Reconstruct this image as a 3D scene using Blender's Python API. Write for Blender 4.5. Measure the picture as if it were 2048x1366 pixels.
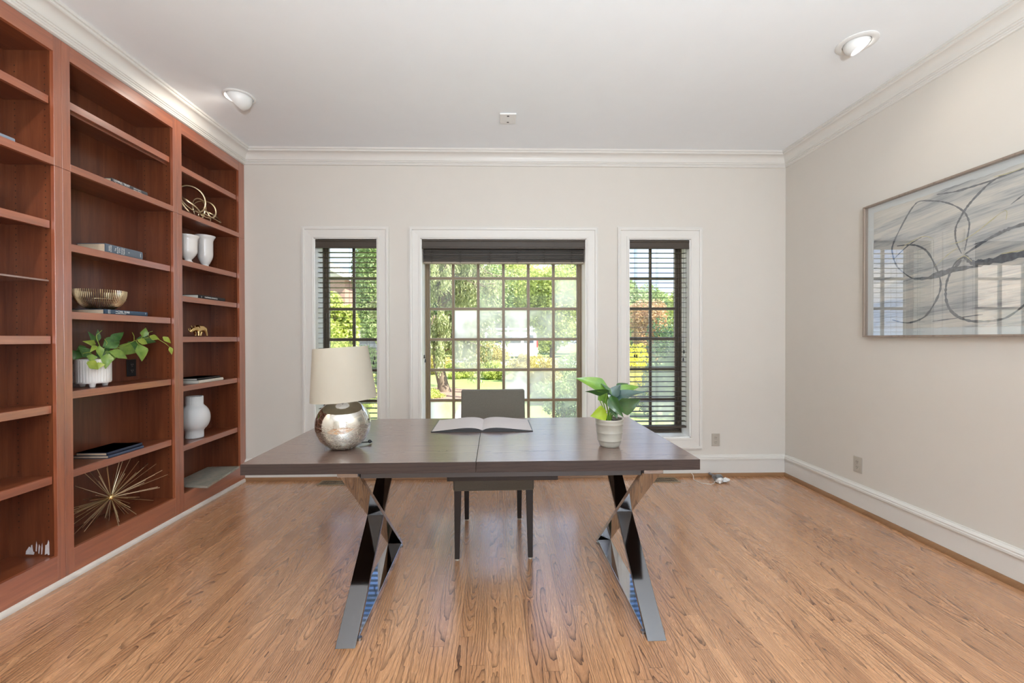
import bpy, bmesh, math, random
import numpy as np
from mathutils import Vector, Matrix, Euler
PI = math.pi
for o in list(bpy.data.objects): bpy.data.objects.remove(o)
SC = bpy.context.scene
COL = SC.collection
random.seed(7)

# ------------------------------------------------------------------ camera, exposure, world, sun, added fill lamps
cam_d = bpy.data.cameras.new('camera'); cam = bpy.data.objects.new('camera', cam_d); COL.objects.link(cam)
cam_d.sensor_width = 36.0; cam_d.sensor_fit = 'HORIZONTAL'
cam_d.lens = 850.0 / 2048.0 * 36.0
cam_d.shift_x = 7.3 / 2048.0
cam_d.clip_start = 0.02; cam_d.clip_end = 500
R = Matrix.Rotation(-0.0226, 3, 'Z') @ Matrix.Rotation(0.0025, 3, 'Y') @ Matrix.Rotation(PI/2 - 0.0068, 3, 'X')
cam.matrix_world = Matrix.Translation((0, 0, 1.27)) @ R.to_4x4()
SC.camera = cam
SC.view_settings.view_transform = 'Standard'; SC.view_settings.look = 'None'
SC.view_settings.gamma = 1.0; SC.view_settings.use_curve_mapping = False
SC.view_settings.exposure = 0.64

def lnk(nt, a, b): nt.links.new(a, b)
world = bpy.data.worlds.new('sky'); SC.world = world; world.use_nodes = True
wn = world.node_tree; wn.nodes.clear()
_out = wn.nodes.new('ShaderNodeOutputWorld'); _bg = wn.nodes.new('ShaderNodeBackground')
_tc = wn.nodes.new('ShaderNodeTexCoord'); _sep = wn.nodes.new('ShaderNodeSeparateXYZ')
lnk(wn, _tc.outputs['Generated'], _sep.inputs[0])
_rp = wn.nodes.new('ShaderNodeValToRGB'); lnk(wn, _sep.outputs['Z'], _rp.inputs[0])
_e = _rp.color_ramp.elements
_e[0].position = 0.0; _e[0].color = (0.46, 0.60, 0.82, 1)
_e[1].position = 0.55; _e[1].color = (0.13, 0.28, 0.68, 1)
_ns = wn.nodes.new('ShaderNodeTexNoise'); _ns.inputs['Scale'].default_value = 3.2; _ns.inputs['Detail'].default_value = 7
_mp = wn.nodes.new('ShaderNodeMapping'); _mp.inputs['Scale'].default_value = (1, 1, 3.2)
lnk(wn, _tc.outputs['Generated'], _mp.inputs[0]); lnk(wn, _mp.outputs[0], _ns.inputs['Vector'])
_cr = wn.nodes.new('ShaderNodeValToRGB'); _cr.color_ramp.elements[0].position = 0.46; _cr.color_ramp.elements[1].position = 0.62
lnk(wn, _ns.outputs[0], _cr.inputs[0])
_mx = wn.nodes.new('ShaderNodeMixRGB'); _mx.inputs[2].default_value = (0.8, 0.8, 0.8, 1)
lnk(wn, _cr.outputs[0], _mx.inputs[0]); lnk(wn, _rp.outputs[0], _mx.inputs[1])
lnk(wn, _mx.outputs[0], _bg.inputs[0]); _bg.inputs[1].default_value = 1.8
lnk(wn, _bg.outputs[0], _out.inputs[0])

def lamp(name, kind, loc, direction, energy, color=(1, 1, 1), **kw):
    l = bpy.data.lights.new(name, kind); l.energy = energy; l.color = color
    for k, v in kw.items(): setattr(l, k, v)
    o = bpy.data.objects.new(name, l); COL.objects.link(o); o.location = loc
    o.rotation_euler = Vector(direction).to_track_quat('-Z', 'Y').to_euler()
    return o
SUN_DIR = Vector((-0.80, 0.34, -0.95))
lamp('sunlight', 'SUN', (5, -5, 12), SUN_DIR, 8.2, (1.0, 0.95, 0.86), angle=0.01)
# added fill light at a made-up rear window (its frame is built further down)
lamp('rear_fill_light', 'AREA', (0.9, -2.93, 1.45), (0, 1, 0.05), 14, (0.86, 0.93, 1.0), shape='RECTANGLE', size=2.2, size_y=1.9)
# added fill light under the ceiling, unseen behind the camera
lamp('ceiling_fill_light', 'AREA', (-0.2, -0.9, 2.88), (0, 0, -1), 24, (0.90, 0.95, 1.0), shape='DISK', size=0.9)
# added uplight, unseen behind the camera, to brighten the ceiling
lamp('added_uplight', 'AREA', (0.45, -1.05, 1.32), (0, 0.15, 1), 138, (0.81, 0.915, 1.0), shape='DISK', size=0.30)

# ------------------------------------------------------------------ node helpers
def new_mat(name):
    m = bpy.data.materials.new(name); m.use_nodes = True; m.node_tree.nodes.clear(); return m, m.node_tree
def setin(nt, sock, v):
    if isinstance(v, bpy.types.NodeSocket): nt.links.new(v, sock)
    elif v is not None:
        if sock.type == 'RGBA' and len(v) == 3: v = (*v, 1)
        sock.default_value = v
def MA(nt, op, a, b=None, c=None):
    n = nt.nodes.new('ShaderNodeMath'); n.operation = op
    setin(nt, n.inputs[0], a)
    if b is not None: setin(nt, n.inputs[1], b)
    if c is not None: setin(nt, n.inputs[2], c)
    return n.outputs[0]
def MIX(nt, f, a, b, mode='MIX'):
    n = nt.nodes.new('ShaderNodeMixRGB'); n.blend_type = mode
    setin(nt, n.inputs[0], f); setin(nt, n.inputs[1], a); setin(nt, n.inputs[2], b); return n.outputs[0]
def COMB(nt, x, y, z):
    n = nt.nodes.new('ShaderNodeCombineXYZ')
    for i, v in enumerate((x, y, z)): setin(nt, n.inputs[i], v)
    return n.outputs[0]
def SEP(nt, v):
    n = nt.nodes.new('ShaderNodeSeparateXYZ'); setin(nt, n.inputs[0], v); return n.outputs
def NOISE(nt, vec, scale=5, detail=2, rough=0.5, dist=0):
    n = nt.nodes.new('ShaderNodeTexNoise'); setin(nt, n.inputs['Vector'], vec)
    n.inputs['Scale'].default_value = scale; n.inputs['Detail'].default_value = detail
    n.inputs['Roughness'].default_value = rough; n.inputs['Distortion'].default_value = dist
    return n.outputs
def WN(nt, w):
    n = nt.nodes.new('ShaderNodeTexWhiteNoise'); n.noise_dimensions = '1D'; setin(nt, n.inputs['W'], w); return n.outputs
def RAMP(nt, f, stops, interp='LINEAR'):
    n = nt.nodes.new('ShaderNodeValToRGB'); setin(nt, n.inputs[0], f); cr = n.color_ramp; cr.interpolation = interp
    while len(cr.elements) < len(stops): cr.elements.new(0.5)
    for e, (p, c) in zip(cr.elements, stops):
        e.position = p; e.color = (*c, 1) if len(c) == 3 else c
    return n.outputs[0]
def OBJC(nt):
    return nt.nodes.new('ShaderNodeTexCoord').outputs['Object']
def BUMP(nt, h, strength=0.2, dist=0.001):
    n = nt.nodes.new('ShaderNodeBump'); n.inputs['Strength'].default_value = strength; n.inputs['Distance'].default_value = dist
    setin(nt, n.inputs['Height'], h); return n.outputs[0]
def PR(nt, color, rough=0.5, metal=0.0, normal=None, **kw):
    p = nt.nodes.new('ShaderNodeBsdfPrincipled')
    setin(nt, p.inputs['Base Color'], color); setin(nt, p.inputs['Roughness'], rough); setin(nt, p.inputs['Metallic'], metal)
    if normal is not None: setin(nt, p.inputs['Normal'], normal)
    for k, v in kw.items(): setin(nt, p.inputs[k.replace('_', ' ')], v)
    return p.outputs[0]
def OUT(nt, s):
    o = nt.nodes.new('ShaderNodeOutputMaterial'); nt.links.new(s, o.inputs[0])

def pbr(name, color, rough=0.5, metal=0.0, var=0.06, nscale=8.0, bump=0.0, bscale=60, **kw):
    m, nt = new_mat(name); P = OBJC(nt)
    nz = NOISE(nt, P, nscale, 3)[0]
    f = MA(nt, 'MULTIPLY_ADD', nz, 2 * var, 1 - var)
    c = MIX(nt, 1.0, color, COMB(nt, f, f, f), 'MULTIPLY')
    nrm = BUMP(nt, NOISE(nt, P, bscale, 3)[0], bump, 0.002) if bump else None
    OUT(nt, PR(nt, c, rough, metal, nrm, **kw)); return m

def wood(name, along, w, length, light, mid, dark, freq=240, strength=0.7, slope=0.06, seam=True, rough=0.32, coat=0.0, tone=1.0, spec=None, pore=0.5, cior=1.7, ctint=None):
    """plain-sawn boards: nested cathedral rings, pores, board seams"""
    m, nt = new_mat(name); P = OBJC(nt); s = SEP(nt, P)
    ax = {'X': 0, 'Y': 1, 'Z': 2}[along]
    y = s[ax]
    if along == 'Y': x = s[0]; z = s[2]
    elif along == 'X': x = s[1]; z = s[2]
    else: x = s[1]; z = s[0]
    xz = MA(nt, 'MULTIPLY_ADD', z, 0.8, x) if along != 'Y' else x
    i = MA(nt, 'FLOOR', MA(nt, 'DIVIDE', xz, w))
    u = MA(nt, 'SUBTRACT', xz, MA(nt, 'MULTIPLY', MA(nt, 'ADD', i, 0.5), w))
    r1 = WN(nt, MA(nt, 'MULTIPLY_ADD', i, 7.13, 0.37))[0]
    sv = MA(nt, 'ADD', MA(nt, 'DIVIDE', y, length), MA(nt, 'MULTIPLY', r1, 10.0))
    j = MA(nt, 'FLOOR', sv); v = MA(nt, 'MULTIPLY', MA(nt, 'SUBTRACT', MA(nt, 'FRACT', sv), 0.5), length)
    idv = MA(nt, 'ADD', MA(nt, 'MULTIPLY', i, 12.91), MA(nt, 'MULTIPLY', j, 78.23))
    wc = WN(nt, idv)[1]; rc = SEP(nt, wc)
    wc2 = WN(nt, MA(nt, 'ADD', idv, 31.7))[0]
    uc = MA(nt, 'ADD', u, MA(nt, 'MULTIPLY', MA(nt, 'SUBTRACT', rc[0], 0.5), w * 1.3))
    vecn = COMB(nt, MA(nt, 'MULTIPLY', uc, 16.0), MA(nt, 'MULTIPLY', y, 5.0), MA(nt, 'MULTIPLY', idv, 3.1))
    nz = NOISE(nt, vecn, 1.0, 3, 0.6)[0]
    sl = MA(nt, 'MULTIPLY', MA(nt, 'SUBTRACT', rc[2], 0.45), slope * 2)
    d = MA(nt, 'ADD', MA(nt, 'MULTIPLY_ADD', v, sl, 0.016), MA(nt, 'MULTIPLY', rc[1], 0.02))
    ph = MA(nt, 'SQRT', MA(nt, 'ADD', MA(nt, 'MULTIPLY', uc, uc), MA(nt, 'MULTIPLY', d, d)))
    ph = MA(nt, 'ADD', ph, MA(nt, 'MULTIPLY', nz, 0.024))
    fq = MA(nt, 'MULTIPLY', MA(nt, 'MULTIPLY_ADD', WN(nt, MA(nt, 'ADD', idv, 5.3))[0], 0.9, 0.55), freq)
    ring = MA(nt, 'FRACT', MA(nt, 'MULTIPLY', ph, fq))
    line = MA(nt, 'MULTIPLY', MA(nt, 'POWER', ring, 4.6), MA(nt, 'LESS_THAN', ring, 0.985))
    pv = COMB(nt, MA(nt, 'MULTIPLY', xz, 900.0), MA(nt, 'MULTIPLY', y, 28.0), MA(nt, 'MULTIPLY', z, 300.0))
    pn = NOISE(nt, pv, 1.0, 2, 0.6)[0]
    pr_ = RAMP(nt, pn, [(0.38, (0, 0, 0)), (0.62, (1, 1, 1))])
    big = NOISE(nt, COMB(nt, MA(nt, 'MULTIPLY', xz, 9.0), MA(nt, 'MULTIPLY', y, 1.6), idv), 1.0, 3)[0]
    lw = MA(nt, 'MULTIPLY', line, MA(nt, 'MULTIPLY_ADD', pr_, 0.55, 0.45))
    lw = MA(nt, 'MINIMUM', MA(nt, 'MULTIPLY', lw, MA(nt, 'MULTIPLY_ADD', wc2, 0.6, 0.9)), 1.0)
    base = MIX(nt, MA(nt, 'MULTIPLY_ADD', wc2, tone * 0.8, MA(nt, 'MULTIPLY_ADD', big, 0.7, -0.35)), light, mid)
    c = MIX(nt, MA(nt, 'MULTIPLY', lw, strength), base, dark)
    st_ = NOISE(nt, COMB(nt, MA(nt, 'MULTIPLY', MA(nt, 'ADD', uc, MA(nt, 'MULTIPLY', nz, 0.02)), 330.0), MA(nt, 'MULTIPLY', y, 6.0), idv), 1.0, 2, 0.7)[0]
    st_ = RAMP(nt, st_, [(0.42, (0, 0, 0)), (0.66, (1, 1, 1))])
    c = MIX(nt, MA(nt, 'MULTIPLY', st_, 0.30 * strength), c, dark)
    fine = MA(nt, 'MULTIPLY', MA(nt, 'SUBTRACT', 1.0, pr_), 0.22 * pore)
    c = MIX(nt, fine, c, dark)
    if seam:
        e = MA(nt, 'LESS_THAN', MA(nt, 'SUBTRACT', w / 2, MA(nt, 'ABSOLUTE', u)), 0.0006)
        e2 = MA(nt, 'LESS_THAN', MA(nt, 'SUBTRACT', length / 2, MA(nt, 'ABSOLUTE', v)), 0.0008)
        c = MIX(nt, MA(nt, 'MULTIPLY', MA(nt, 'MAXIMUM', e, e2), 0.6), c, dark)
    ht = MA(nt, 'SUBTRACT', 1.0, MA(nt, 'MULTIPLY', lw, 0.8))
    kw = {}
    if coat: kw = dict(Coat_Weight=coat, Coat_Roughness=rough * 0.75, Coat_IOR=cior)
    if spec: kw['IOR'] = spec
    if ctint: kw['Coat_Tint'] = (*ctint, 1)
    OUT(nt, PR(nt, c, MA(nt, 'MULTIPLY_ADD', lw, 0.15, rough), 0.0, BUMP(nt, ht, 0.25, 0.0006), **kw)); return m

def cherry(name, holes=False, along='Z', k=1.0, cw=0.3, ci=1.5):
    m, nt = new_mat(name); P = OBJC(nt); s = SEP(nt, P)
    if along == 'Z': vec = COMB(nt, MA(nt, 'MULTIPLY', s[0], 30.0), MA(nt, 'MULTIPLY', s[1], 30.0), MA(nt, 'MULTIPLY', s[2], 1.6))
    else: vec = COMB(nt, MA(nt, 'MULTIPLY', s[0], 30.0), MA(nt, 'MULTIPLY', s[1], 1.6), MA(nt, 'MULTIPLY', s[2], 30.0))
    a = NOISE(nt, vec, 1.0, 4, 0.6, 0.6)[0]
    b = NOISE(nt, vec, 9.0, 2, 0.6)[0]
    f = MA(nt, 'ADD', MA(nt, 'MULTIPLY', a, 0.8), MA(nt, 'MULTIPLY', b, 0.25))
    c = RAMP(nt, f, [(0.3, (0.110 * k, 0.025 * k, 0.009 * k)), (0.52, (0.175 * k, 0.046 * k, 0.017 * k)), (0.75, (0.240 * k, 0.074 * k, 0.028 * k))])
    if holes:
        fz = MA(nt, 'SUBTRACT', MA(nt, 'FRACT', MA(nt, 'DIVIDE', s[2], 0.032)), 0.5); fz = MA(nt, 'MULTIPLY', fz, 0.032)
        d = None
        for hx in (-0.045, -0.195):
            dx = MA(nt, 'SUBTRACT', s[0], hx)
            dd = MA(nt, 'LESS_THAN', MA(nt, 'SQRT', MA(nt, 'ADD', MA(nt, 'MULTIPLY', dx, dx), MA(nt, 'MULTIPLY', fz, fz))), 0.0033)
            d = dd if d is None else MA(nt, 'MAXIMUM', d, dd)
        zz = MA(nt, 'MULTIPLY', MA(nt, 'GREATER_THAN', s[2], 0.3), MA(nt, 'LESS_THAN', s[2], 2.68))
        c = MIX(nt, MA(nt, 'MULTIPLY', d, zz), c, (0.008, 0.003, 0.002))
    OUT(nt, PR(nt, c, 0.34, 0.0, BUMP(nt, f, 0.05, 0.0006), Coat_Weight=cw, Coat_Roughness=0.28, Coat_IOR=ci)); return m

def FRES(nt, ior):
    """the same reflectance from either side of a thin pane"""
    g = nt.nodes.new('ShaderNodeNewGeometry'); f = nt.nodes.new('ShaderNodeFresnel')
    setin(nt, f.inputs[0], MA(nt, 'MULTIPLY_ADD', g.outputs['Backfacing'], 1.0 / ior - ior, ior)); return f.outputs[0]
def glass_mat(name, tint=(1, 1, 1), ior=1.45, gl=1.0):
    m, nt = new_mat(name)
    t = nt.nodes.new('ShaderNodeBsdfTransparent'); setin(nt, t.inputs[0], tint)
    g = nt.nodes.new('ShaderNodeBsdfGlossy'); g.inputs['Roughness'].default_value = 0.0; setin(nt, g.inputs[0], (1, 1, 1))
    mx = nt.nodes.new('ShaderNodeMixShader'); setin(nt, mx.inputs[0], MA(nt, 'MINIMUM', MA(nt, 'MULTIPLY', FRES(nt, ior), gl), 1.0))
    lnk(nt, t.outputs[0], mx.inputs[1]); lnk(nt, g.outputs[0], mx.inputs[2]); OUT(nt, mx.outputs[0]); return m

def foggy_glass(name):
    """window glass with failed seals: the 'fog' attribute of each pane says how milky it is"""
    m, nt = new_mat(name); P = OBJC(nt)
    at = nt.nodes.new('ShaderNodeAttribute'); at.attribute_name = 'fog'
    nz = NOISE(nt, P, 3.4, 3, 0.5)[0]
    fog = MA(nt, 'MULTIPLY', at.outputs['Fac'], MA(nt, 'MINIMUM', MA(nt, 'MULTIPLY_ADD', nz, 3.0, -0.65), 1.0))
    fog = MA(nt, 'MINIMUM', MA(nt, 'MAXIMUM', fog, 0.0), 0.95)
    t = nt.nodes.new('ShaderNodeBsdfTransparent')
    tl = nt.nodes.new('ShaderNodeBsdfTranslucent'); setin(nt, tl.inputs[0], (0.97, 0.95, 0.94))
    mx1 = nt.nodes.new('ShaderNodeMixShader'); setin(nt, mx1.inputs[0], fog)
    lnk(nt, t.outputs[0], mx1.inputs[1]); lnk(nt, tl.outputs[0], mx1.inputs[2])
    g = nt.nodes.new('ShaderNodeBsdfGlossy'); g.inputs['Roughness'].default_value = 0.0
    mx = nt.nodes.new('ShaderNodeMixShader'); setin(nt, mx.inputs[0], FRES(nt, 1.4))
    lnk(nt, mx1.outputs[0], mx.inputs[1]); lnk(nt, g.outputs[0], mx.inputs[2]); OUT(nt, mx.outputs[0]); return m

def leaf_mat(name, c1, c2, rough=0.5, trans=0.35, attr=True, scale=3.0, coat=0.0):
    m, nt = new_mat(name); P = OBJC(nt)
    nz = NOISE(nt, P, scale, 3, 0.6)[0]
    if attr:
        at = nt.nodes.new('ShaderNodeAttribute'); at.attribute_name = 'rnd'
        f = MA(nt, 'ADD', MA(nt, 'MULTIPLY', nz, 0.5), MA(nt, 'MULTIPLY', at.outputs['Fac'], 0.6))
    else: f = nz
    c = RAMP(nt, f, [(0.2, c1), (0.85, c2)])
    p = PR(nt, c, rough, 0.0, Coat_Weight=coat, Coat_Roughness=0.2)
    t = nt.nodes.new('ShaderNodeBsdfTranslucent'); setin(nt, t.inputs[0], c)
    mx = nt.nodes.new('ShaderNodeMixShader'); mx.inputs[0].default_value = trans
    lnk(nt, p, mx.inputs[1]); lnk(nt, t.outputs[0], mx.inputs[2]); OUT(nt, mx.outputs[0]); return m

def emit(name, color, s):
    m, nt = new_mat(name); e = nt.nodes.new('ShaderNodeEmission'); setin(nt, e.inputs[0], color); e.inputs[1].default_value = s
    OUT(nt, e.outputs[0]); return m

# ------------------------------------------------------------------ mesh helpers
class MB:
    def __init__(s): s.v = []; s.f = []; s.mi = []; s.m = 0; s.fa = None
    def add(s, vs, fs):
        b = len(s.v); s.v += [tuple(p) for p in vs]
        for f in fs: s.f.append([b + i for i in f]); s.mi.append(s.m)
        return b
    def box(s, x0, x1, y0, y1, z0, z1, M=None):
        vs = [Vector((x, y, z)) for z in (z0, z1) for y in (y0, y1) for x in (x0, x1)]
        if M is not None: vs = [M @ v for v in vs]
        s.add(vs, [(0, 2, 3, 1), (4, 5, 7, 6), (0, 1, 5, 4), (2, 6, 7, 3), (0, 4, 6, 2), (1, 3, 7, 5)])
    def hexa(s, b, t):   # 4 bottom and 4 top points
        s.add(list(b) + list(t), [(3, 2, 1, 0), (4, 5, 6, 7), (0, 1, 5, 4), (1, 2, 6, 5), (2, 3, 7, 6), (3, 0, 4, 7)])
    def prism(s, poly, a, b, axis='x'):
        """poly 2D points extruded from a to b along axis; poly axes are the other two in order"""
        def mk(p, t):
            if axis == 'x': return (t, p[0], p[1])
            if axis == 'y': return (p[0], t, p[1])
            return (p[0], p[1], t)
        n = len(poly)
        s.add([mk(p, a) for p in poly] + [mk(p, b) for p in poly],
              [tuple(range(n - 1, -1, -1)), tuple(range(n, 2 * n))] + [(i, (i + 1) % n, n + (i + 1) % n, n + i) for i in range(n)])
    def tube(s, pts, r, seg=8, closed=False, cap=True, flat=1.0):
        pts = [Vector(p) for p in pts]; n = len(pts)
        rs = r if isinstance(r, (list, tuple)) else [r] * n
        T = []
        for i in range(n):
            a = pts[(i - 1) % n] if (closed or i > 0) else pts[i]; b = pts[(i + 1) % n] if (closed or i < n - 1) else pts[i]
            d = (b - a); T.append(d.normalized() if d.length > 1e-9 else Vector((0, 0, 1)))
        u = T[0].orthogonal().normalized(); vs = []
        for i in range(n):
            u = (u - T[i] * u.dot(T[i]));
            u = u.normalized() if u.length > 1e-6 else T[i].orthogonal().normalized()
            w = T[i].cross(u)
            for k in range(seg):
                a = 2 * PI * k / seg; vs.append(pts[i] + (u * math.cos(a) + w * math.sin(a) * flat) * rs[i])
        fs = []
        for i in range(n if closed else n - 1):
            for k in range(seg):
                a = i * seg + k; b = i * seg + (k + 1) % seg; c = ((i + 1) % n) * seg + (k + 1) % seg; d = ((i + 1) % n) * seg + k
                fs.append((a, b, c, d))
        if cap and not closed: fs += [tuple(range(seg - 1, -1, -1)), tuple(range((n - 1) * seg, n * seg))]
        s.add(vs, fs)
    def lathe(s, prof, seg=32, M=None, flute=None, caps=(True, True)):
        vs = []
        for (r, z) in prof:
            for k in range(seg):
                a = 2 * PI * k / seg; rr = r * (flute(a, z) if flute else 1.0)
                v = Vector((rr * math.cos(a), rr * math.sin(a), z)); vs.append(M @ v if M is not None else v)
        n = len(prof); fs = []
        for i in range(n - 1):
            for k in range(seg):
                fs.append((i * seg + k, i * seg + (k + 1) % seg, (i + 1) * seg + (k + 1) % seg, (i + 1) * seg + k))
        if caps[0]: fs.append(tuple(range(seg - 1, -1, -1)))
        if caps[1]: fs.append(tuple(range((n - 1) * seg, n * seg)))
        s.add(vs, fs)
    def ball(s, c, r, seg=12, rings=8, sc=(1, 1, 1)):
        prof = [(max(1e-4, r * math.sin(PI * i / rings)), -r * math.cos(PI * i / rings)) for i in range(rings + 1)]
        M = Matrix.Translation(c) @ Matrix.Diagonal((*sc, 1)); s.lathe(prof, seg, M)
    def leaf(s, base, tip, width, up, droop=0.1, fold=0.15, nl=8, heart=True, wave=0.0):
        base = Vector(base); tip = Vector(tip); ax = tip - base; L = ax.length; ax = ax / L
        up = Vector(up); up = (up - ax * up.dot(ax)).normalized(); side = ax.cross(up); vs = []
        for i in range(nl + 1):
            t = i / nl
            if heart: wd = (0.12 + 0.88 * min(1, t / 0.24) ** 0.55) * (1.0 if t < 0.28 else 1 - ((t - 0.28) / 0.72) ** 1.18)
            else: wd = math.sin(PI * t ** 0.85) ** 0.9 if 0 < t < 1 else 0.02
            wd = max(0.0, wd) * width / 2
            back = -0.10 * L if heart and i == 0 else 0
            c = base + ax * (L * t) + up * (math.sin(PI * t) * droop * L)
            for k in (-2, -1, 0, 1, 2):
                q = k / 2
                vs.append(c + side * (wd * q) + up * (abs(q) * wd * fold * 2 + wave * wd * math.sin(t * 9 + k)) + ax * (back * abs(q)))
        fs = []
        for i in range(nl):
            for k in range(4): a = i * 5 + k; fs.append((a, a + 1, a + 6, a + 5))
        s.add(vs, fs)
    def build(s, name, mats, parent=None, smooth=False, loc=None, bevel=0, bseg=2, ang=35):
        me = bpy.data.meshes.new(name); me.from_pydata([tuple(v) for v in s.v], [], s.f)
        if not isinstance(mats, (list, tuple)): mats = [mats]
        for m in mats: me.materials.append(m)
        if len(mats) > 1: me.polygons.foreach_set('material_index', s.mi)
        me.update(); bm = bmesh.new(); bm.from_mesh(me); bmesh.ops.recalc_face_normals(bm, faces=bm.faces); bm.to_mesh(me); bm.free()
        if smooth:
            me.polygons.foreach_set('use_smooth', [True] * len(me.polygons))
            try: me.set_sharp_from_angle(angle=math.radians(ang))
            except Exception: pass
        o = bpy.data.objects.new(name, me); COL.objects.link(o)
        if parent is not None: o.parent = parent
        if loc is not None: o.location = loc
        if bevel:
            b = o.modifiers.new('bevel', 'BEVEL'); b.width = bevel; b.segments = bseg; b.limit_method = 'ANGLE'; b.angle_limit = math.radians(40)
        return o
def tag(o, label, cat, group=None, kind=None):
    if label: o['label'] = label
    if cat: o['category'] = cat
    if group: o['group'] = group
    if kind: o['kind'] = kind
    return o
def thing(name, label, cat, loc=(0, 0, 0), rz=0, group=None):
    o = bpy.data.objects.new(name, None); COL.objects.link(o); o.location = loc; o.rotation_euler = (0, 0, rz)
    o.empty_display_size = 0.05; return tag(o, label, cat, group)
def struct(o): o['kind'] = 'structure'; return o
def text(name, s, size, mat, parent, M, xs=1.0, ext=0.0004, align='LEFT'):
    c = bpy.data.curves.new(name, 'FONT'); c.body = s; c.size = size; c.extrude = ext; c.align_x = align; c.align_y = 'CENTER'
    t = bpy.data.objects.new(name, c); COL.objects.link(t); bpy.context.view_layer.update()
    me = bpy.data.meshes.new_from_object(t.evaluated_get(bpy.context.evaluated_depsgraph_get()))
    bpy.data.objects.remove(t); me.transform(Matrix.Diagonal((xs, 1, 1, 1))); me.materials.clear(); me.materials.append(mat)
    o = bpy.data.objects.new(name, me); COL.objects.link(o); o.parent = parent; o.matrix_local = M; return o

# ------------------------------------------------------------------ materials
MT = {}
MT['wall'] = pbr('wall_paint', (0.675, 0.635, 0.575), 0.75, var=0.015, bump=0.03, bscale=250)
MT['ceil'] = pbr('ceiling_paint', (0.86, 0.89, 0.91), 0.85, var=0.015, bump=0.03, bscale=200)
MT['trim'] = pbr('trim_paint', (0.72, 0.695, 0.65), 0.38, var=0.015)
MT['jamb'] = pbr('jamb_paint', (0.93, 0.92, 0.89), 0.4, var=0.015)
MT['floor'] = wood('oak_floor', 'Y', 0.0572, 1.15, (0.80, 0.425, 0.215), (0.48, 0.226, 0.108), (0.060, 0.024, 0.011), freq=104, strength=1.0, slope=0.11, rough=0.27, coat=0.85, tone=0.8, cior=1.6, pore=1.3)
MT['shoe'] = wood('oak_shoe', 'X', 0.2, 1.6, (0.36, 0.19, 0.085), (0.27, 0.13, 0.055), (0.10, 0.04, 0.015), seam=False, rough=0.35)
MT['shoe_light'] = pbr('white_quarter_round', (0.66, 0.60, 0.53), 0.5, var=0.12, nscale=25)
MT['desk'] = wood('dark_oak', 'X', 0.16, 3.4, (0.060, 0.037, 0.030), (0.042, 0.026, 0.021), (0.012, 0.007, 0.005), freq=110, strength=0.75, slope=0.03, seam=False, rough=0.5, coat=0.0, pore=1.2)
MT['desktop'] = wood('sheen_lit_dark_oak', 'X', 0.16, 3.4, (0.21, 0.15, 0.128), (0.155, 0.108, 0.092), (0.035, 0.022, 0.018), freq=110, strength=0.8, slope=0.03, seam=False, rough=0.30, coat=1.0, spec=1.6, pore=1.2, cior=2.9, ctint=(1.0, 0.84, 0.76))  # top copy of the oak, lightened and tinted to hold the window sheen
MT['cherry'] = cherry('cherry_wood', k=0.8); MT['cherry_h'] = cherry('cherry_shelf_wood', along='Y', k=0.95); MT['cherry_holes'] = cherry('cherry_drilled', True, k=0.85)  # inside cherry darkened in colour for the shade within the cases
MT['face'] = cherry('cherry_lit_front', k=1.9, cw=1.0, ci=2.1); MT['face_h'] = cherry('cherry_lit_rail', along='Y', k=1.9, cw=1.0, ci=2.1)  # same cherry as inside, lightened in colour for window sheen on the fronts
MT['chrome'] = pbr('chrome', (0.50, 0.50, 0.51), 0.05, 1.0, var=0.03)
MT['chrome_dim'] = pbr('chrome_dark_reflection', (0.17, 0.17, 0.175), 0.07, 1.0, var=0.05)  # same chrome, darkened in colour to suggest a dim ceiling's reflection
MT['chrome_edge'] = pbr('brushed_steel', (0.36, 0.36, 0.37), 0.25, 1.0, var=0.05)
MT['black'] = pbr('black_plastic', (0.012, 0.012, 0.013), 0.35)
MT['blackwood'] = pbr('espresso_wood', (0.014, 0.008, 0.006), 0.4)
MT['bronze'] = pbr('bronze_frame', (0.100, 0.074, 0.050), 0.42)
MT['bronze_c'] = pbr('olive_bronze_frame', (0.225, 0.160, 0.088), 0.40)
MT['putty'] = pbr('glazing_bead', (0.42, 0.41, 0.37), 0.5)
MT['blind'] = pbr('dark_blind_wood', (0.052, 0.038, 0.026), 0.5, var=0.15, nscale=30)
MT['cord'] = pbr('blind_cord', (0.03, 0.024, 0.018), 0.7)
MT['glass'] = glass_mat('window_glass'); MT['fog'] = foggy_glass('foggy_window_glass')
MT['picglass'] = glass_mat('picture_glass', (0.99, 0.995, 0.995), 1.6, 2.4)
MT['white'] = pbr('white_enamel', (0.80, 0.80, 0.78), 0.35, var=0.01)
MT['plate'] = pbr('ivory_plate', (0.44, 0.40, 0.34), 0.4, var=0.02)
MT['lens'] = emit('lamp_lens', (1.0, 0.96, 0.9), 5.0)
MT['gold'] = pbr('brushed_gold', (0.78, 0.56, 0.26), 0.25, 1.0, var=0.1)
MT['goldpale'] = pbr('pale_gold', (0.70, 0.58, 0.38), 0.30, 1.0, var=0.1)
MT['ceramic'] = pbr('white_ceramic', (0.82, 0.79, 0.76), 0.22, var=0.02, Coat_Weight=0.5, Coat_Roughness=0.08)
MT['matte'] = pbr('matte_white_ceramic', (0.72, 0.73, 0.73), 0.65, var=0.03)
MT['pages'] = pbr('book_pages', (0.62, 0.48, 0.34), 0.8, var=0.12, nscale=120)
MT['pages_w'] = pbr('white_book_pages', (0.70, 0.67, 0.60), 0.8, var=0.08, nscale=120)
MT['fabric'] = None

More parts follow.
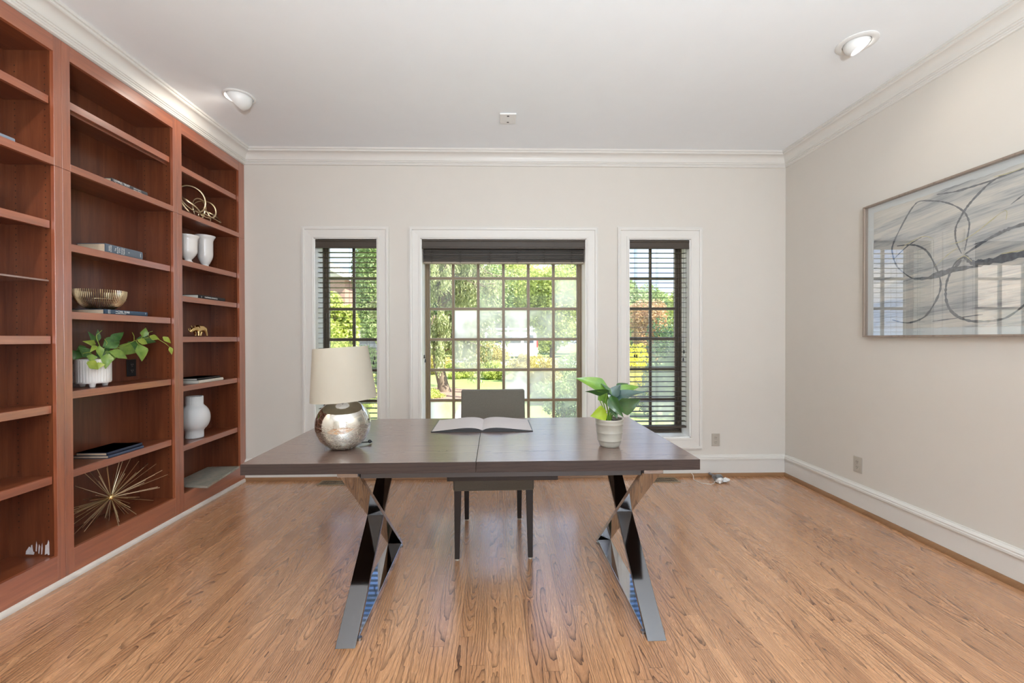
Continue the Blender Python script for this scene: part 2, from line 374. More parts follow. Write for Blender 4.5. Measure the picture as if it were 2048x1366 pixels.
def fabric(name, c1, c2, scale=450):
    m, nt = new_mat(name); P = OBJC(nt); s = SEP(nt, P)
    wx = MA(nt, 'SINE', MA(nt, 'MULTIPLY', MA(nt, 'ADD', s[0], s[1]), scale * 2)); wz = MA(nt, 'SINE', MA(nt, 'MULTIPLY', s[2], scale * 2))
    h = MA(nt, 'MULTIPLY', wx, wz); nz = NOISE(nt, P, 160, 3)[0]
    c = MIX(nt, MA(nt, 'MULTIPLY_ADD', h, 0.2, MA(nt, 'MULTIPLY_ADD', nz, 1.0, -0.1)), c1, c2)
    OUT(nt, PR(nt, c, 0.9, 0.0, BUMP(nt, h, 0.4, 0.0006), Sheen_Weight=0.2)); return m
MT['fabric'] = fabric('taupe_linen', (0.095, 0.085, 0.066), (0.150, 0.134, 0.108))

# ------------------------------------------------------------------ room shell
XL, XR, YB, YR, ZC = -2.53, 2.648, 3.868, -3.0, 2.958
XF = -2.275                                   # face of the bookcases
G = 4.088                                     # plane of the window glass
WIN = {1: (-1.664, -1.089), 2: (-0.707, 0.805), 3: (1.187, 1.766)}
ZS, ZT = 0.351, 2.181
mb = MB(); mb.box(XL - 0.3, XR + 0.3, YR - 0.3, YB + 0.28, -0.12, 0); struct(mb.build('floor', MT['floor']))
mb = MB(); mb.box(XL - 0.3, XR + 0.3, YR - 0.3, YB + 0.28, ZC, ZC + 0.2); struct(mb.build('ceiling', MT['ceil']))
mb = MB()
xs = [XL - 0.3, WIN[1][0], WIN[1][1], WIN[2][0], WIN[2][1], WIN[3][0], WIN[3][1], XR + 0.3]
for i in range(0, 7, 2): mb.box(xs[i], xs[i + 1], YB, YB + 0.28, 0, ZC)
for k in (1, 2, 3):
    a, b = WIN[k]; mb.box(a, b, YB, YB + 0.28, 0, ZS); mb.box(a, b, YB, YB + 0.28, ZT, ZC)
struct(mb.build('wall_back', MT['wall']))
mb = MB(); mb.box(XR, XR + 0.2, YR, YB, 0, ZC); struct(mb.build('wall_right', MT['wall']))
mb = MB(); mb.box(XL - 0.22, XL - 0.001, YR, YB, 0, ZC); struct(mb.build('wall_left', MT['wall']))
mb = MB()
ra, rb, rz0, rz1 = -0.35, 2.15, 0.4, 2.5
mb.box(XL, ra, YR - 0.2, YR, 0, ZC); mb.box(rb, XR, YR - 0.2, YR, 0, ZC); mb.box(ra, rb, YR - 0.2, YR, 0, rz0); mb.box(ra, rb, YR - 0.2, YR, rz1, ZC)
struct(mb.build('wall_rear', MT['wall']))
mb = MB(); mb.box(ra, rb, YR - 0.12, YR - 0.06, rz0, rz0 + 0.06); mb.box(ra, rb, YR - 0.12, YR - 0.06, rz1 - 0.06, rz1)
for t in range(4): x = ra + (rb - ra - 0.06) * t / 3; mb.box(x, x + 0.06, YR - 0.12, YR - 0.06, rz0, rz1)
struct(mb.build('window_4', MT['trim']))  # unseen window frame, added to hold the rear fill light

# crown moulding
CP = [(0, 0), (0.093, 0), (0.093, 0.016), (0.084, 0.018), (0.084, 0.030), (0.078, 0.034)]
for t in range(1, 7): a = t / 6 * PI / 2; CP.append((0.078 - 0.046 * math.sin(a), 0.034 + 0.050 * (1 - math.cos(a))))
CP += [(0.030, 0.090), (0.024, 0.092), (0.024, 0.101), (0.017, 0.103), (0.017, 0.112), (0.013, 0.114), (0.012, 0.124), (0.0, 0.127)]
mb = MB(); mb.prism([(YB - d, ZC - h) for d, h in CP], XF, XR, 'x'); struct(mb.build('trim_1', MT['trim'], smooth=True, ang=25))
mb = MB(); mb.prism([(XR - d, ZC - h) for d, h in CP], YR, YB, 'y'); struct(mb.build('trim_2', MT['trim'], smooth=True, ang=25))
mb = MB(); mb.prism([(XF + d, ZC - h) for d, h in CP] , 0.6, YB, 'y'); mb.box(XL, XF, 0.6, YB, ZC - 0.127, ZC)
struct(mb.build('trim_3', MT['trim'], smooth=True, ang=25))

# baseboards with wooden shoe moulding
BP = [(0, 0.001), (0.016, 0.001), (0.016, 0.150), (0.027, 0.153), (0.027, 0.166), (0.023, 0.170), (0.024, 0.178), (0.016, 0.187), (0.010, 0.189), (0.008, 0.196), (0, 0.196)]
SP = [(0.016, 0.0005)] + [(0.016 + 0.020 * math.cos(a), 0.0005 + 0.030 * math.sin(a)) for a in [PI / 2 * t / 5 for t in range(6)]]
mb = MB(); mb.prism([(YB - d, h) for d, h in BP], XF, XR, 'x'); o = struct(mb.build('baseboard_back', MT['trim']))
mb = MB(); mb.prism([(YB - d, h) for d, h in SP], XF, XR, 'x'); mb.build('shoe_moulding', MT['shoe'], o, smooth=True)
mb = MB(); mb.prism([(XR - d, h) for d, h in BP], YR, YB, 'y'); o = struct(mb.build('baseboard_right', MT['trim']))
mb = MB(); mb.prism([(XR - d, h) for d, h in SP], YR, YB, 'y'); mb.build('shoe_moulding', MT['shoe'], o, smooth=True)
SPL = [(XF, 0.0005)] + [(XF + 0.018 * math.cos(a), 0.0005 + 0.026 * math.sin(a)) for a in [PI / 2 * t / 5 for t in range(6)]]
mb = MB(); mb.prism(SPL, 1.0, YB - 0.03, 'y'); struct(mb.build('baseboard_left', MT['shoe_light'], smooth=True))

# ------------------------------------------------------------------ windows
def ring(mb, x0, x1, z0, z1, prof, y0):
    """mitred frame: profile points (offset outward, protrusion towards the room)"""
    n = len(prof); vs = []
    for (u, v) in prof:
        for (x, z) in ((x0 - u, z0 - u), (x1 + u, z0 - u), (x1 + u, z1 + u), (x0 - u, z1 + u)): vs.append((x, y0 - v, z))
    fs = []
    for i in range(n):
        j = (i + 1) % n
        for k in range(4): fs.append((i * 4 + k, i * 4 + (k + 1) % 4, j * 4 + (k + 1) % 4, j * 4 + k))
    mb.add(vs, fs)
CAS = [(-0.004, 0), (-0.004, 0.012), (0.004, 0.016), (0.016, 0.016), (0.018, 0.011), (0.070, 0.014), (0.074, 0.022), (0.082, 0.024), (0.090, 0.024), (0.094, 0.020), (0.100, 0.020), (0.100, 0)]
ROWZ = [1.847, 1.555, 1.263, 0.971, 0.679]
def window(n, mull, ge, frame_mat, fogs):
    a, b = WIN[n]
    root = thing('window_%d' % n, None, None, ((a + b) / 2, YB, ZS)); root['kind'] = 'structure'
    ox = -(a + b) / 2; oz = -ZS
    def bd(mb, name, mat, **k): return mb.build(name, mat, root, loc=(ox, -YB, oz), **k)
    mb = MB(); ring(mb, a, b, ZS, ZT, CAS, YB); bd(mb, 'casing', MT['trim'])
    mb = MB(); t = 0.0015
    mb.box(a, a + 0.012, YB - 0.001, G - 0.02, ZS, ZT); mb.box(b - 0.012, b, YB - 0.001, G - 0.02, ZS, ZT)
    mb.box(a, b, YB - 0.001, G - 0.02, ZT - 0.008, ZT); mb.box(a, b, YB - 0.001, G - 0.02, ZS, ZS + 0.012)
    bd(mb, 'jamb', MT['jamb'])
    g0, g1 = ge; fz0, fz1 = ZS + 0.012, ZT - 0.008
    mb = MB()      # stepped sash frame
    steps = ((0.000, 0.022, G - 0.045, G + 0.03), (0.022, 0.040, G - 0.028, G + 0.03), (0.040, None, G - 0.014, G + 0.025))
    A, B = a + 0.001, b - 0.001
    for (s0, s1, y0, y1) in steps:
        ll, lr = A + s0, (g0 if s1 is None else A + s1); rr, rl = B - s0, (g1 if s1 is None else B - s1)
        hz = 0.045 if s1 is None else s1
        mb.box(ll, lr, y0, y1, fz0, fz1); mb.box(rl, rr, y0, y1, fz0, fz1)
        mb.box(lr, rl, y0, y1, fz0 + s0 * 0.8, fz0 + hz * 0.8); mb.box(lr, rl, y0, y1, fz1 - hz * 0.8, fz1 - s0 * 0.8)
    bd(mb, 'frame', frame_mat)
    w = 0.0105; gz0, gz1 = fz0 + 0.036, fz1 - 0.036
    mb = MB()
    for x in mull: mb.box(x - w, x + w, G - 0.012, G + 0.010, gz0, gz1)
    for z in ROWZ: mb.box(g0, g1, G - 0.011, G + 0.009, z - w, z + w)
    bd(mb, 'muntins', frame_mat)
    mb = MB(); ex = [g0] + list(mull) + [g1]; ez = [gz1] + ROWZ + [gz0]
    for c in range(len(ex) - 1):
        for r in range(len(ez) - 1):
            x0 = ex[c] + (w if c else 0); x1 = ex[c + 1] - (w if c < len(ex) - 2 else 0)
            z1 = ez[r] - (w if r else 0); z0 = ez[r + 1] + (w if r < len(ez) - 2 else 0); e = 0.0035
            for q in ((x0, x0 + e, z0, z1), (x1 - e, x1, z0, z1), (x0, x1, z0, z0 + e), (x0, x1, z1 - e, z1)):
                mb.box(q[0], q[1], G - 0.006, G + 0.004, q[2], q[3])
    bd(mb, 'glazing_bead', MT['putty'])
    mb = MB(); fv = []
    for r in range(len(ez) - 1):
        for c in range(len(ex) - 1):
            mb.add([(ex[c], G, ez[r + 1]), (ex[c + 1], G, ez[r + 1]), (ex[c + 1], G, ez[r]), (ex[c], G, ez[r])], [(0, 1, 2, 3)])
            fv += [fogs[r][c] if fogs else 0.0] * 4
    o = bd(mb, 'panes', MT['fog'])
    at = o.data.attributes.new('fog', 'FLOAT', 'POINT'); at.data.foreach_set('value', fv)
    return root
window(1, [-1.377], (-1.613, -1.140), MT['bronze'], [[0.05, 0.0], [0.05, 0.05], [0.0, 0.0], [0.1, 0.1], [0.1, 0.1], [0.1, 0.1]])
window(3, [1.467], (1.234, 1.706), MT['bronze'], [[0.0, 0.0], [0.2, 0.1], [0.1, 0.05], [0.1, 0.3], [0.35, 0.4], [0.35, 0.6]])
window(2, [-0.434, -0.195, 0.046, 0.285, 0.527], (-0.657, 0.753), MT['bronze_c'],
       [[0.1, 0.1, 0.05, 0.1, 0.05, 0.2], [0.12, 0.0, 0.3, 0.05, 0.0, 0.6], [0.0, 1.1, 0.65, 0.8, 0.45, 0.35],
        [0.0, 0.4, 0.05, 0.35, 0.05, 0.4], [0.0, 0.0, 0.0, 1.1, 0.55, 0.4], [1.1, 0.8, 0.4, 0.4, 0.45, 0.3]])

# ------------------------------------------------------------------ wooden blinds
def tassel(parent, x, y, z):
    mb = MB(); mb.lathe([(0.0045, -0.022), (0.0075, -0.019), (0.0062, -0.008), (0.0045, -0.006), (0.0062, 0.0), (0.0055, 0.006), (0.002, 0.010)], 10, Matrix.Translation((x, y, z)))
    mb.build('tassel', MT['black'], parent, smooth=True)
def valance(mb, a, b, zt, h, y0, y1):
    mb.prism([(y1, zt), (y0 + 0.004, zt), (y0, zt - 0.006), (y0, zt - 0.016), (y0 + 0.005, zt - 0.020), (y0 + 0.005, zt - h + 0.014), (y0 + 0.001, zt - h + 0.010), (y0 + 0.001, zt - h), (y1, zt - h)], a, b, 'x')
def blind(win, label, zbot, tilt, ladders, tassels, tip=0.0):
    a, b = WIN[win]; a += 0.006; b -= 0.006; y0 = YB + 0.062; y1 = YB + 0.112
    root = thing('window_blind', label, 'blind', ((a + b) / 2, y0, zbot))
    L = (-(a + b) / 2, -y0, -zbot)
    def bd(mb, name, mat, **k): return mb.build(name, mat, root, loc=L, **k)
    mb = MB(); valance(mb, a, b, ZT - 0.012, 0.077, YB + 0.008, YB + 0.024); mb.box(a, b, YB + 0.024, YB + 0.11, ZT - 0.06, ZT - 0.012); bd(mb, 'valance', MT['blind'])
    mb = MB(); z = ZT - 0.115; k = 0
    while z > zbot + 0.03:
        t = math.sin(k * 1.7) * 0.0006
        M = Matrix.Translation((0, (y0 + y1) / 2, z)) @ Matrix.Rotation(tilt + t * 8, 4, 'X')
        mb.box(a + 0.006, b - 0.006, -0.025, 0.025, -0.0014, 0.0014, M); z -= 0.0463; k += 1
    bd(mb, 'slats', MT['blind'])
    mb = MB(); M = Matrix.Translation(((a + b) / 2, (y0 + y1) / 2, zbot + 0.008)) @ Matrix.Rotation(tip, 4, 'Y')
    mb.box(-(b - a) / 2 + 0.008, (b - a) / 2 - 0.008, -0.026, 0.026, -0.009, 0.009, M)
    if tip:
        M2 = Matrix.Translation(((a + b) / 2 - 0.02, (y0 + y1) / 2, zbot + 0.022)) @ Matrix.Rotation(tip * 0.3, 4, 'Y') @ Matrix.Rotation(0.15, 4, 'X'); mb.box(-(b - a) / 2 + 0.03, (b - a) / 2 - 0.05, -0.025, 0.025, -0.003, 0.003, M2)
    bd(mb, 'bottom_rail', MT['blind'], bevel=0.002)
    for f in ladders:
        mb = MB(); x = a + (b - a) * f
        for yy, dx in ((y0 - 0.001, -0.004), (y1 + 0.001, 0.004), (y0 - 0.002, 0.004)):
            mb.tube([(x + dx, yy, ZT - 0.08), (x + dx, yy, zbot + 0.01)], 0.0008, 4)
        bd(mb, 'ladder_cord', MT['cord'])
    mb = MB()
    for (x, z) in tassels: mb.tube([(x, y0 - 0.014, ZT - 0.08), (x + 0.001, y0 - 0.014, (z + ZT) / 2), (x, y0 - 0.014, z)], 0.0009, 5)
    lc = bd(mb, 'pull_cords', MT['cord'])
    for (x, z) in tassels: tassel(lc, x, y0 - 0.014, z)
    return root
blind(1, 'dark wooden slat blind lowered over the narrow left window behind the lamp', 0.46, 0.0, (0.10, 0.52, 0.80), [(-1.135, 1.100), (-1.147, 1.058)])
r3 = blind(3, 'dark wooden slat blind on the narrow right window, its bottom rail hanging crooked', 0.425, 0.05, (0.14, 0.50, 0.985), [(1.262, 1.112), (1.280, 1.110), (1.722, 1.150), (1.716, 1.078)], tip=-0.03)
mb = MB(); mb.tube([(1.722, YB + 0.05, 1.98), (1.724, YB + 0.048, 1.80), (1.752, YB + 0.046, 1.74), (1.775, YB + 0.044, 1.69), (1.752, YB + 0.046, 1.65), (1.722, YB + 0.048, 1.62)], 0.001, 5)
o = mb.build('loose_cord', MT['cord'], r3, loc=(-r3.location.x, -r3.location.y, -r3.location.z))
# raised blind over the middle window
a, b = WIN[2]; a += 0.004; b -= 0.004
root = thing('window_blind', 'dark wooden blind drawn up into a stack over the wide middle window', 'blind', ((a + b) / 2, YB + 0.06, 1.962)); L = tuple(-c for c in root.location)
mb = MB(); valance(mb, a, b, ZT - 0.008, 0.082, YB + 0.008, YB + 0.024); mb.box(a + 0.01, b - 0.01, YB + 0.026, YB + 0.11, ZT - 0.062, ZT - 0.01); mb.build('valance', MT['blind'], root, loc=L)
mb = MB(); random.seed(3); z = 1.982
while z < 2.101:
    t = random.uniform(-0.012, 0.012); o1 = random.uniform(-0.003, 0.003)
    M = Matrix.Translation(((a + b) / 2 + o1, YB + 0.085, z)) @ Matrix.Rotation(t * 0.1, 4, 'Y') @ Matrix.Rotation(t * 5, 4, 'X')
    mb.box(-(b - a) / 2 + 0.012, (b - a) / 2 - 0.012, -0.025, 0.025, -0.0014, 0.0014, M); z += 0.0037 if random.random() < 0.8 else 0.0062
mb.build('slats', MT['blind'], root, loc=L)
mb = MB(); mb.box(a + 0.012, b - 0.012, YB + 0.058, YB + 0.112, 1.963, 1.979); mb.build('bottom_rail', pbr('worn_rail', (0.30, 0.25, 0.19), 0.5), root, loc=L, bevel=0.002)
for f in (0.06, 0.235, 0.415, 0.585, 0.75, 0.92):
    mb = MB(); x = a + (b - a) * f
    mb.tube([(x, YB + 0.056, 2.10), (x - 0.004, YB + 0.052, 2.04), (x, YB + 0.055, 1.962)], 0.0012, 5)
    for q in range(5): mb.tube([(x - 0.02, YB + 0.056, 1.985 + q * 0.022), (x - 0.004, YB + 0.050, 1.972 + q * 0.022), (x + 0.014, YB + 0.054, 1.990 + q * 0.022)], 0.0012, 4)
    mb.build('ladder_cord', MT['cord'], root, loc=L)
mb = MB()
for (x, z) in ((-0.683, 1.112), (-0.674, 1.074)): mb.tube([(x, YB + 0.045, 2.10), (x, YB + 0.045, z)], 0.0009, 5)
lc = mb.build('pull_cords', MT['cord'], root, loc=L)
for (x, z) in ((-0.683, 1.112), (-0.674, 1.074)): tassel(lc, x, YB + 0.045, z)

# ------------------------------------------------------------------ bookcases
def bookcase(label, y0, y1, oy0, oy1, shelves, rail_z):
    """y0..y1 whole unit, oy0..oy1 the opening in the face frame; local x=0 is the face"""
    root = thing('bookcase', label, 'bookcase', (XF, y0, 0.0), 0, 'built-in bookcases along the left wall')
    L = (0, -y0, 0); D = XL - XF; Z0, Z1 = 0.022, 2.831
    def bd(mb, name, mat, **k): return mb.build(name, mat, root, loc=L, **k)
    for (a, b) in ((y0 + 0.001, oy0), (oy1, y1 - 0.001)):
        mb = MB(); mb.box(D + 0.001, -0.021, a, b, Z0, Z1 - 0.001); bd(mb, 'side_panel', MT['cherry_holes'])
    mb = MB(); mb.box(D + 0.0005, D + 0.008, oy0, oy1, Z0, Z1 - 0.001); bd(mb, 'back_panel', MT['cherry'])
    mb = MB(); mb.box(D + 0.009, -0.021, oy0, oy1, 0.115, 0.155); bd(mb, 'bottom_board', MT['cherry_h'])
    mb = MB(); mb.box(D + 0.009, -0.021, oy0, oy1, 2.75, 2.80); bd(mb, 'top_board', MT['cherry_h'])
    for (a, b) in ((y0 + 0.0008, oy0), (oy1, y1 - 0.0008)):
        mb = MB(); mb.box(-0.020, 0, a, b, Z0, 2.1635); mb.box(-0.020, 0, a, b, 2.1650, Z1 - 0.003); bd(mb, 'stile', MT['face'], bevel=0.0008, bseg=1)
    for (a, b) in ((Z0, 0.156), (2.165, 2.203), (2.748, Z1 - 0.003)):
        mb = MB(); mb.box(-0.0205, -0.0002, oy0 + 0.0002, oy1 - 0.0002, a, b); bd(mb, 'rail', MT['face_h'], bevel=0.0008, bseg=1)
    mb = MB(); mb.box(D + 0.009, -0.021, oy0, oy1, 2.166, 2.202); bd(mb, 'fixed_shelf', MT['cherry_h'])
    for z in shelves:
        lip = 0.040
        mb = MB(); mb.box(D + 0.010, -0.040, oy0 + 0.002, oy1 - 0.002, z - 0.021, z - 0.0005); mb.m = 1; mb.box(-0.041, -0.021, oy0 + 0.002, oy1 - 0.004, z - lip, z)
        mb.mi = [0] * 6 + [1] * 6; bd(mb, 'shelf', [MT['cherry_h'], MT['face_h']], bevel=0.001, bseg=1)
    return root
b1 = bookcase('cherry bookcase unit cut off by the left edge of the photo', 1.48, 2.276, 1.52, 2.236, [2.517, 1.880, 1.289, 0.932, 0.568], 2.2)
b2 = bookcase('middle cherry bookcase unit holding the trailing plant and starburst', 2.276, 3.073, 2.320, 3.033, [2.545, 1.785, 1.421, 0.992, 0.568], 2.2)
b3 = bookcase('cherry bookcase unit in the corner holding the white vases', 3.073, 3.866, 3.115, 3.785, [2.530, 1.850, 1.587, 1.290, 0.931, 0.496], 2.2)
D = XL - XF
mb = MB(); mb.box(D + 0.012, -0.03, 1.524 - 1.48, 2.233 - 1.48, 1.569, 1.577)
m_, nt_ = new_mat('shelf_glass'); OUT(nt_, PR(nt_, (0.45, 0.30, 0.24), 0.08, 0.0, Transmission_Weight=0.35, IOR=1.5))
o = mb.build('glass_shelf', m_, b1); o['label'] = 'thin glass shelf'
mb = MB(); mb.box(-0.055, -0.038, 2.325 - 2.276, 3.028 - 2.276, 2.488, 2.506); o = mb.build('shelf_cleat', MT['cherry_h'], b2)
# patch of torn finish low on the side panel of the left unit
mb = MB(); random.seed(5)
def blotch(cx, cz, pts): mb.add([(cx + x, 2.2352 - 1.48, cz + z) for x, z in pts], [tuple(range(len(pts)))])
blotch(-0.150, 0.170, [(-0.012, -0.004), (0.030, -0.006), (0.033, 0.006), (0.026, 0.010), (0.022, 0.045), (0.016, 0.042), (0.014, 0.030), (0.006, 0.036), (-0.002, 0.024), (-0.010, 0.012)])
blotch(-0.112, 0.168, [(0.0, 0.014), (0.006, 0.012), (0.009, 0.044), (0.005, 0.066), (0.002, 0.045)])
blotch(-0.098, 0.166, [(0.0, 0.004), (0.004, 0.002), (0.010, 0.040), (0.004, 0.052), (0.001, 0.036)])
blotch(-0.084, 0.166, [(0.0, -0.002), (0.005, 0.0), (0.008, 0.030), (0.006, 0.058), (0.002, 0.040)])
blotch(-0.064, 0.162, [(-0.002, 0.0), (0.012, 0.006), (0.014, -0.002), (0.022, 0.0), (0.021, 0.066), (0.017, 0.078), (0.012, 0.058), (0.006, 0.050), (0.001, 0.052), (0.0, 0.030)])
mb.build('paint_chip', pbr('bare_primer', (0.62, 0.58, 0.58), 0.7, var=0.2, nscale=60), b1)

# ------------------------------------------------------------------ ceiling lights
def eyeball(label, loc, aim, energy, r=0.064, drop=0.0, th=58, group='eyeball lights in the ceiling'):
    root = thing('ceiling_light', label, 'ceiling light', loc, 0, group)
    mb = MB(); mb.lathe([(r + 0.003, 0.0), (0.100, 0.0), (0.101, -0.003), (0.097, -0.006), (r + 0.010, -0.009), (r + 0.004, -0.006), (r + 0.003, 0.0)], 40, caps=(False, False)); mb.build('trim_ring', MT['white'], root, smooth=True)
    q = Vector(aim).normalized().to_track_quat('Z', 'Y').to_matrix().to_4x4(); M = Matrix.Translation((0, 0, -0.002 - drop)) @ q
    th0 = math.radians(th); n = 14
    prof = [(r * math.sin(th0) * 0.86, r * math.cos(th0) - 0.010), (r * math.sin(th0) * 0.90, r * math.cos(th0)), (r * math.sin(th0), r * math.cos(th0))]
    for i in range(1, n): th = th0 + (PI * 0.90 - th0) * i / n; prof.append((r * math.sin(th), r * math.cos(th)))
    mb = MB(); mb.lathe([(a, b) for a, b in prof], 36, M, caps=(False, True)); mb.build('eyeball', MT['white'], root, smooth=True)
    mb = MB(); zz = r * math.cos(th0) - 0.004; k = 28
    mb.add([M @ Vector((r * math.sin(th0) * 0.88 * math.cos(2 * PI * i / k), r * math.sin(th0) * 0.88 * math.sin(2 * PI * i / k), zz)) for i in range(k)], [tuple(range(k))])
    mb.build('bulb_lens', MT['lens'], root)
    p = Vector(loc) + M @ Vector((0, 0, r * 1.06)); lamp('eyeball_spot', 'SPOT', p, aim, energy, (1.0, 0.90, 0.78), spot_size=math.radians(125), spot_blend=0.9, shadow_soft_size=0.045)
    return root
eyeball('white eyeball ceiling light tilted towards the bookcases', (-1.80, 3.01, ZC), (-0.80, 0.10, -0.56), 5, 0.080, 0.006, 62)
eyeball('white eyeball ceiling light glowing near the right wall', (2.055, 2.40, ZC), (0.42, -0.22, -0.80), 2.5)
eyeball('eyeball ceiling light over the left side behind the camera', (-1.80, 0.90, ZC), (-0.80, 0.25, -0.70), 48)
eyeball('eyeball ceiling light over the right side behind the camera', (2.055, 0.20, ZC), (0.62, 0.30, -0.72), 26)
root = thing('ceiling_fill_fixture', 'round ceiling fill light added behind the camera', 'ceiling light', (-0.2, -0.9, ZC))  # unseen housing added around the ceiling fill light
mb = MB(); mb.lathe([(0.47, 0.0), (0.48, -0.03), (0.47, -0.06), (0.455, -0.06), (0.455, 0.0)], 40, caps=(False, False)); mb.build('rim', MT['white'], root, smooth=True)
root = thing('added_uplight_stand', 'tall uplight added behind the camera to brighten the ceiling', 'lamp', (0.45, -1.05, 0))  # unseen stand added to carry the uplight
mb = MB(); mb.lathe([(0.14, 0.0), (0.14, 0.015), (0.03, 0.03), (0.014, 0.05), (0.012, 1.18), (0.03, 1.20)], 28); mb.build('pole', MT['chrome_edge'], root, smooth=True)
mb = MB(); mb.lathe([(0.03, 1.20), (0.10, 1.23), (0.17, 1.30), (0.175, 1.30), (0.11, 1.22), (0.03, 1.19)], 32, caps=(False, False)); mb.build('bowl', MT['white'], root, smooth=True)
# sensor plate
root = thing('ceiling_sensor', 'small white rectangular sensor plate on the ceiling before the window', 'sensor', (0.075, 3.258, ZC))
mb = MB(); mb.box(-0.062, 0.062, -0.072, 0.072, -0.012, -0.0003); mb.build('plate', MT['white'], root, bevel=0.003)
for yy in (-0.045, 0.045):
    mb = MB(); mb.box(-0.008, 0.008, yy - 0.006, yy + 0.006, -0.0135, -0.0125); mb.build('sensor_window', MT['black'], root)

# ------------------------------------------------------------------ outlets and vents
def outlet(label, M, plate_mat, slot_mat, name='wall_outlet', group=None):
    root = thing(name, label, 'outlet', (0, 0, 0), 0, group); root.matrix_world = M
    mb = MB(); mb.box(-0.037, 0.037, -0.006, -0.0003, -0.058, 0.058); mb.build('plate', plate_mat, root, bevel=0.003)
    for z in (-0.020, 0.020):
        mb = MB(); Q = Matrix.Translation((0, -0.006, z)) @ Matrix.Rotation(PI / 2, 4, 'X')
        mb.lathe([(0.0165, 0.0), (0.0165, 0.0018), (0.015, 0.0025)], 20, Q); r = mb.build('receptacle', plate_mat, root)
        mb = MB(); mb.box(-0.0075, -0.0050, -0.0090, -0.0084, z - 0.001, z + 0.007); mb.box(0.0050, 0.0075, -0.0090, -0.0084, z - 0.001, z + 0.007); mb.box(-0.002, 0.002, -0.0090, -0.0084, z - 0.010, z - 0.006)
        mb.build('slots', slot_mat, r)
    return root
outlet('ivory duplex outlet on the back wall right of the narrow window', Matrix.Translation((1.996, YB, 0.333)), MT['plate'], MT['black'])
outlet('ivory duplex outlet low on the right wall under the picture', Matrix.Translation((XR, 3.070, 0.334)) @ Matrix.Rotation(-PI / 2, 4, 'Z'), MT['plate'], MT['black'])
outlet('black duplex outlet on the bookcase back beside the footed planter', Matrix.Translation((-2.522, 2.970, 1.076)) @ Matrix.Rotation(PI / 2, 4, 'Z'), MT['black'], MT['plate'])
root = thing('wall_plate', 'white plate with a dark plug, half hidden left of the footed planter', 'outlet', (-2.522, 2.592, 1.070))
mb = MB(); mb.box(0.0003, 0.012, -0.038, 0.038, -0.058, 0.056); mb.build('plate', MT['white'], root, bevel=0.003)
mb = MB(); mb.box(0.0125, 0.030, -0.030, 0.036, -0.016, 0.010); mb.build('plug', MT['blackwood'], root, bevel=0.004)

def vent(label, x0, x1, y0, y1, mat):
    root = thing('floor_vent', label, 'floor vent', ((x0 + x1) / 2, (y0 + y1) / 2, 0), 0, 'floor vents under the windows')
    w, d = (x1 - x0) / 2, (y1 - y0) / 2
    mb = MB(); e = 0.014
    mb.box(-w, w, -d, -d + e, 0.0005, 0.005); mb.box(-w, w, d - e, d, 0.0005, 0.005); mb.box(-w, -w + e, -d + e, d - e, 0.0005, 0.005); mb.box(w - e, w, -d + e, d - e, 0.0005, 0.005); mb.build('frame', mat, root)
    mb = MB(); n = 16
    for i in range(n): x = -w + e + (2 * w - 2 * e) * (i + 0.5) / n; mb.box(x - 0.0025, x + 0.0025, -d + e, d - e, 0.001, 0.004)
    mb.box(-w + e, w - e, -0.002, 0.002, 0.001, 0.0042); mb.build('louvers', mat, root)
    mb = MB(); mb.box(-w + e, w - e, -d + e, d - e, 0.0004, 0.0009); mb.build('duct_opening', MT['black'], root)
vm = pbr('bronze_vent', (0.33, 0.25, 0.16), 0.45, 0.3)
vent('metal floor vent behind the left desk leg', -1.585, -1.28, 3.712, 3.838, vm)
vent('metal floor vent behind the right desk leg', 1.30, 1.60, 3.700, 3.828, vm)

# cable and taped jack by the baseboard
mb = MB(); mb.tube([(1.752, YB - 0.036, 0.042), (1.756, 3.80, 0.030), (1.735, 3.74, 0.008), (1.765, 3.66, 0.005), (1.83, 3.63, 0.004), (1.875, 3.655, 0.004), (1.895, 3.69, 0.010)], 0.0028, 8)
tag(mb.build('cable', pbr('white_cable', (0.78, 0.74, 0.68), 0.5), smooth=True), 'thin white cable curling out of the baseboard onto the floor', 'cable')
root = thing('taped_jack', 'crumpled grey and white taped cable end on the floor by the baseboard', 'cable end', (1.955, 3.70, 0))
random.seed(11)
def crumple(n, r, sc, off):
    bm = bmesh.new(); bmesh.ops.create_icosphere(bm, subdivisions=2, radius=r)
    for v in bm.verts: v.co *= random.uniform(0.68, 1.25); v.co = Vector((v.co.x * sc[0] + off[0], v.co.y * sc[1] + off[1], max(0.0008, v.co.z * sc[2] + off[2])))
    me = bpy.data.meshes.new(n); bm.to_mesh(me); bm.free(); return me
for nm, mt, r, sc, off in (('tape', pbr('grey_tape', (0.20, 0.21, 0.22), 0.35, 0.4), 0.045, (1.0, 1.3, 0.7), (-0.012, 0.02, 0.030)), ('jack', MT['white'], 0.032, (1.1, 1.0, 0.8), (-0.030, -0.035, 0.022)), ('jack', MT['white'], 0.028, (1.2, 1.0, 0.7), (0.040, -0.01, 0.022))):
    me = crumple(nm, r, sc, off); me.materials.append(mt); o = bpy.data.objects.new(nm, me); COL.objects.link(o); o.parent = root
mb = MB(); mb.tube([(-0.03, 0.05, 0.04), (-0.035, 0.10, 0.035), (-0.035, 0.128, 0.035)], 0.010, 8); mb.build('grey_cable', pbr('grey_cable', (0.22, 0.21, 0.22), 0.5), root, smooth=True)

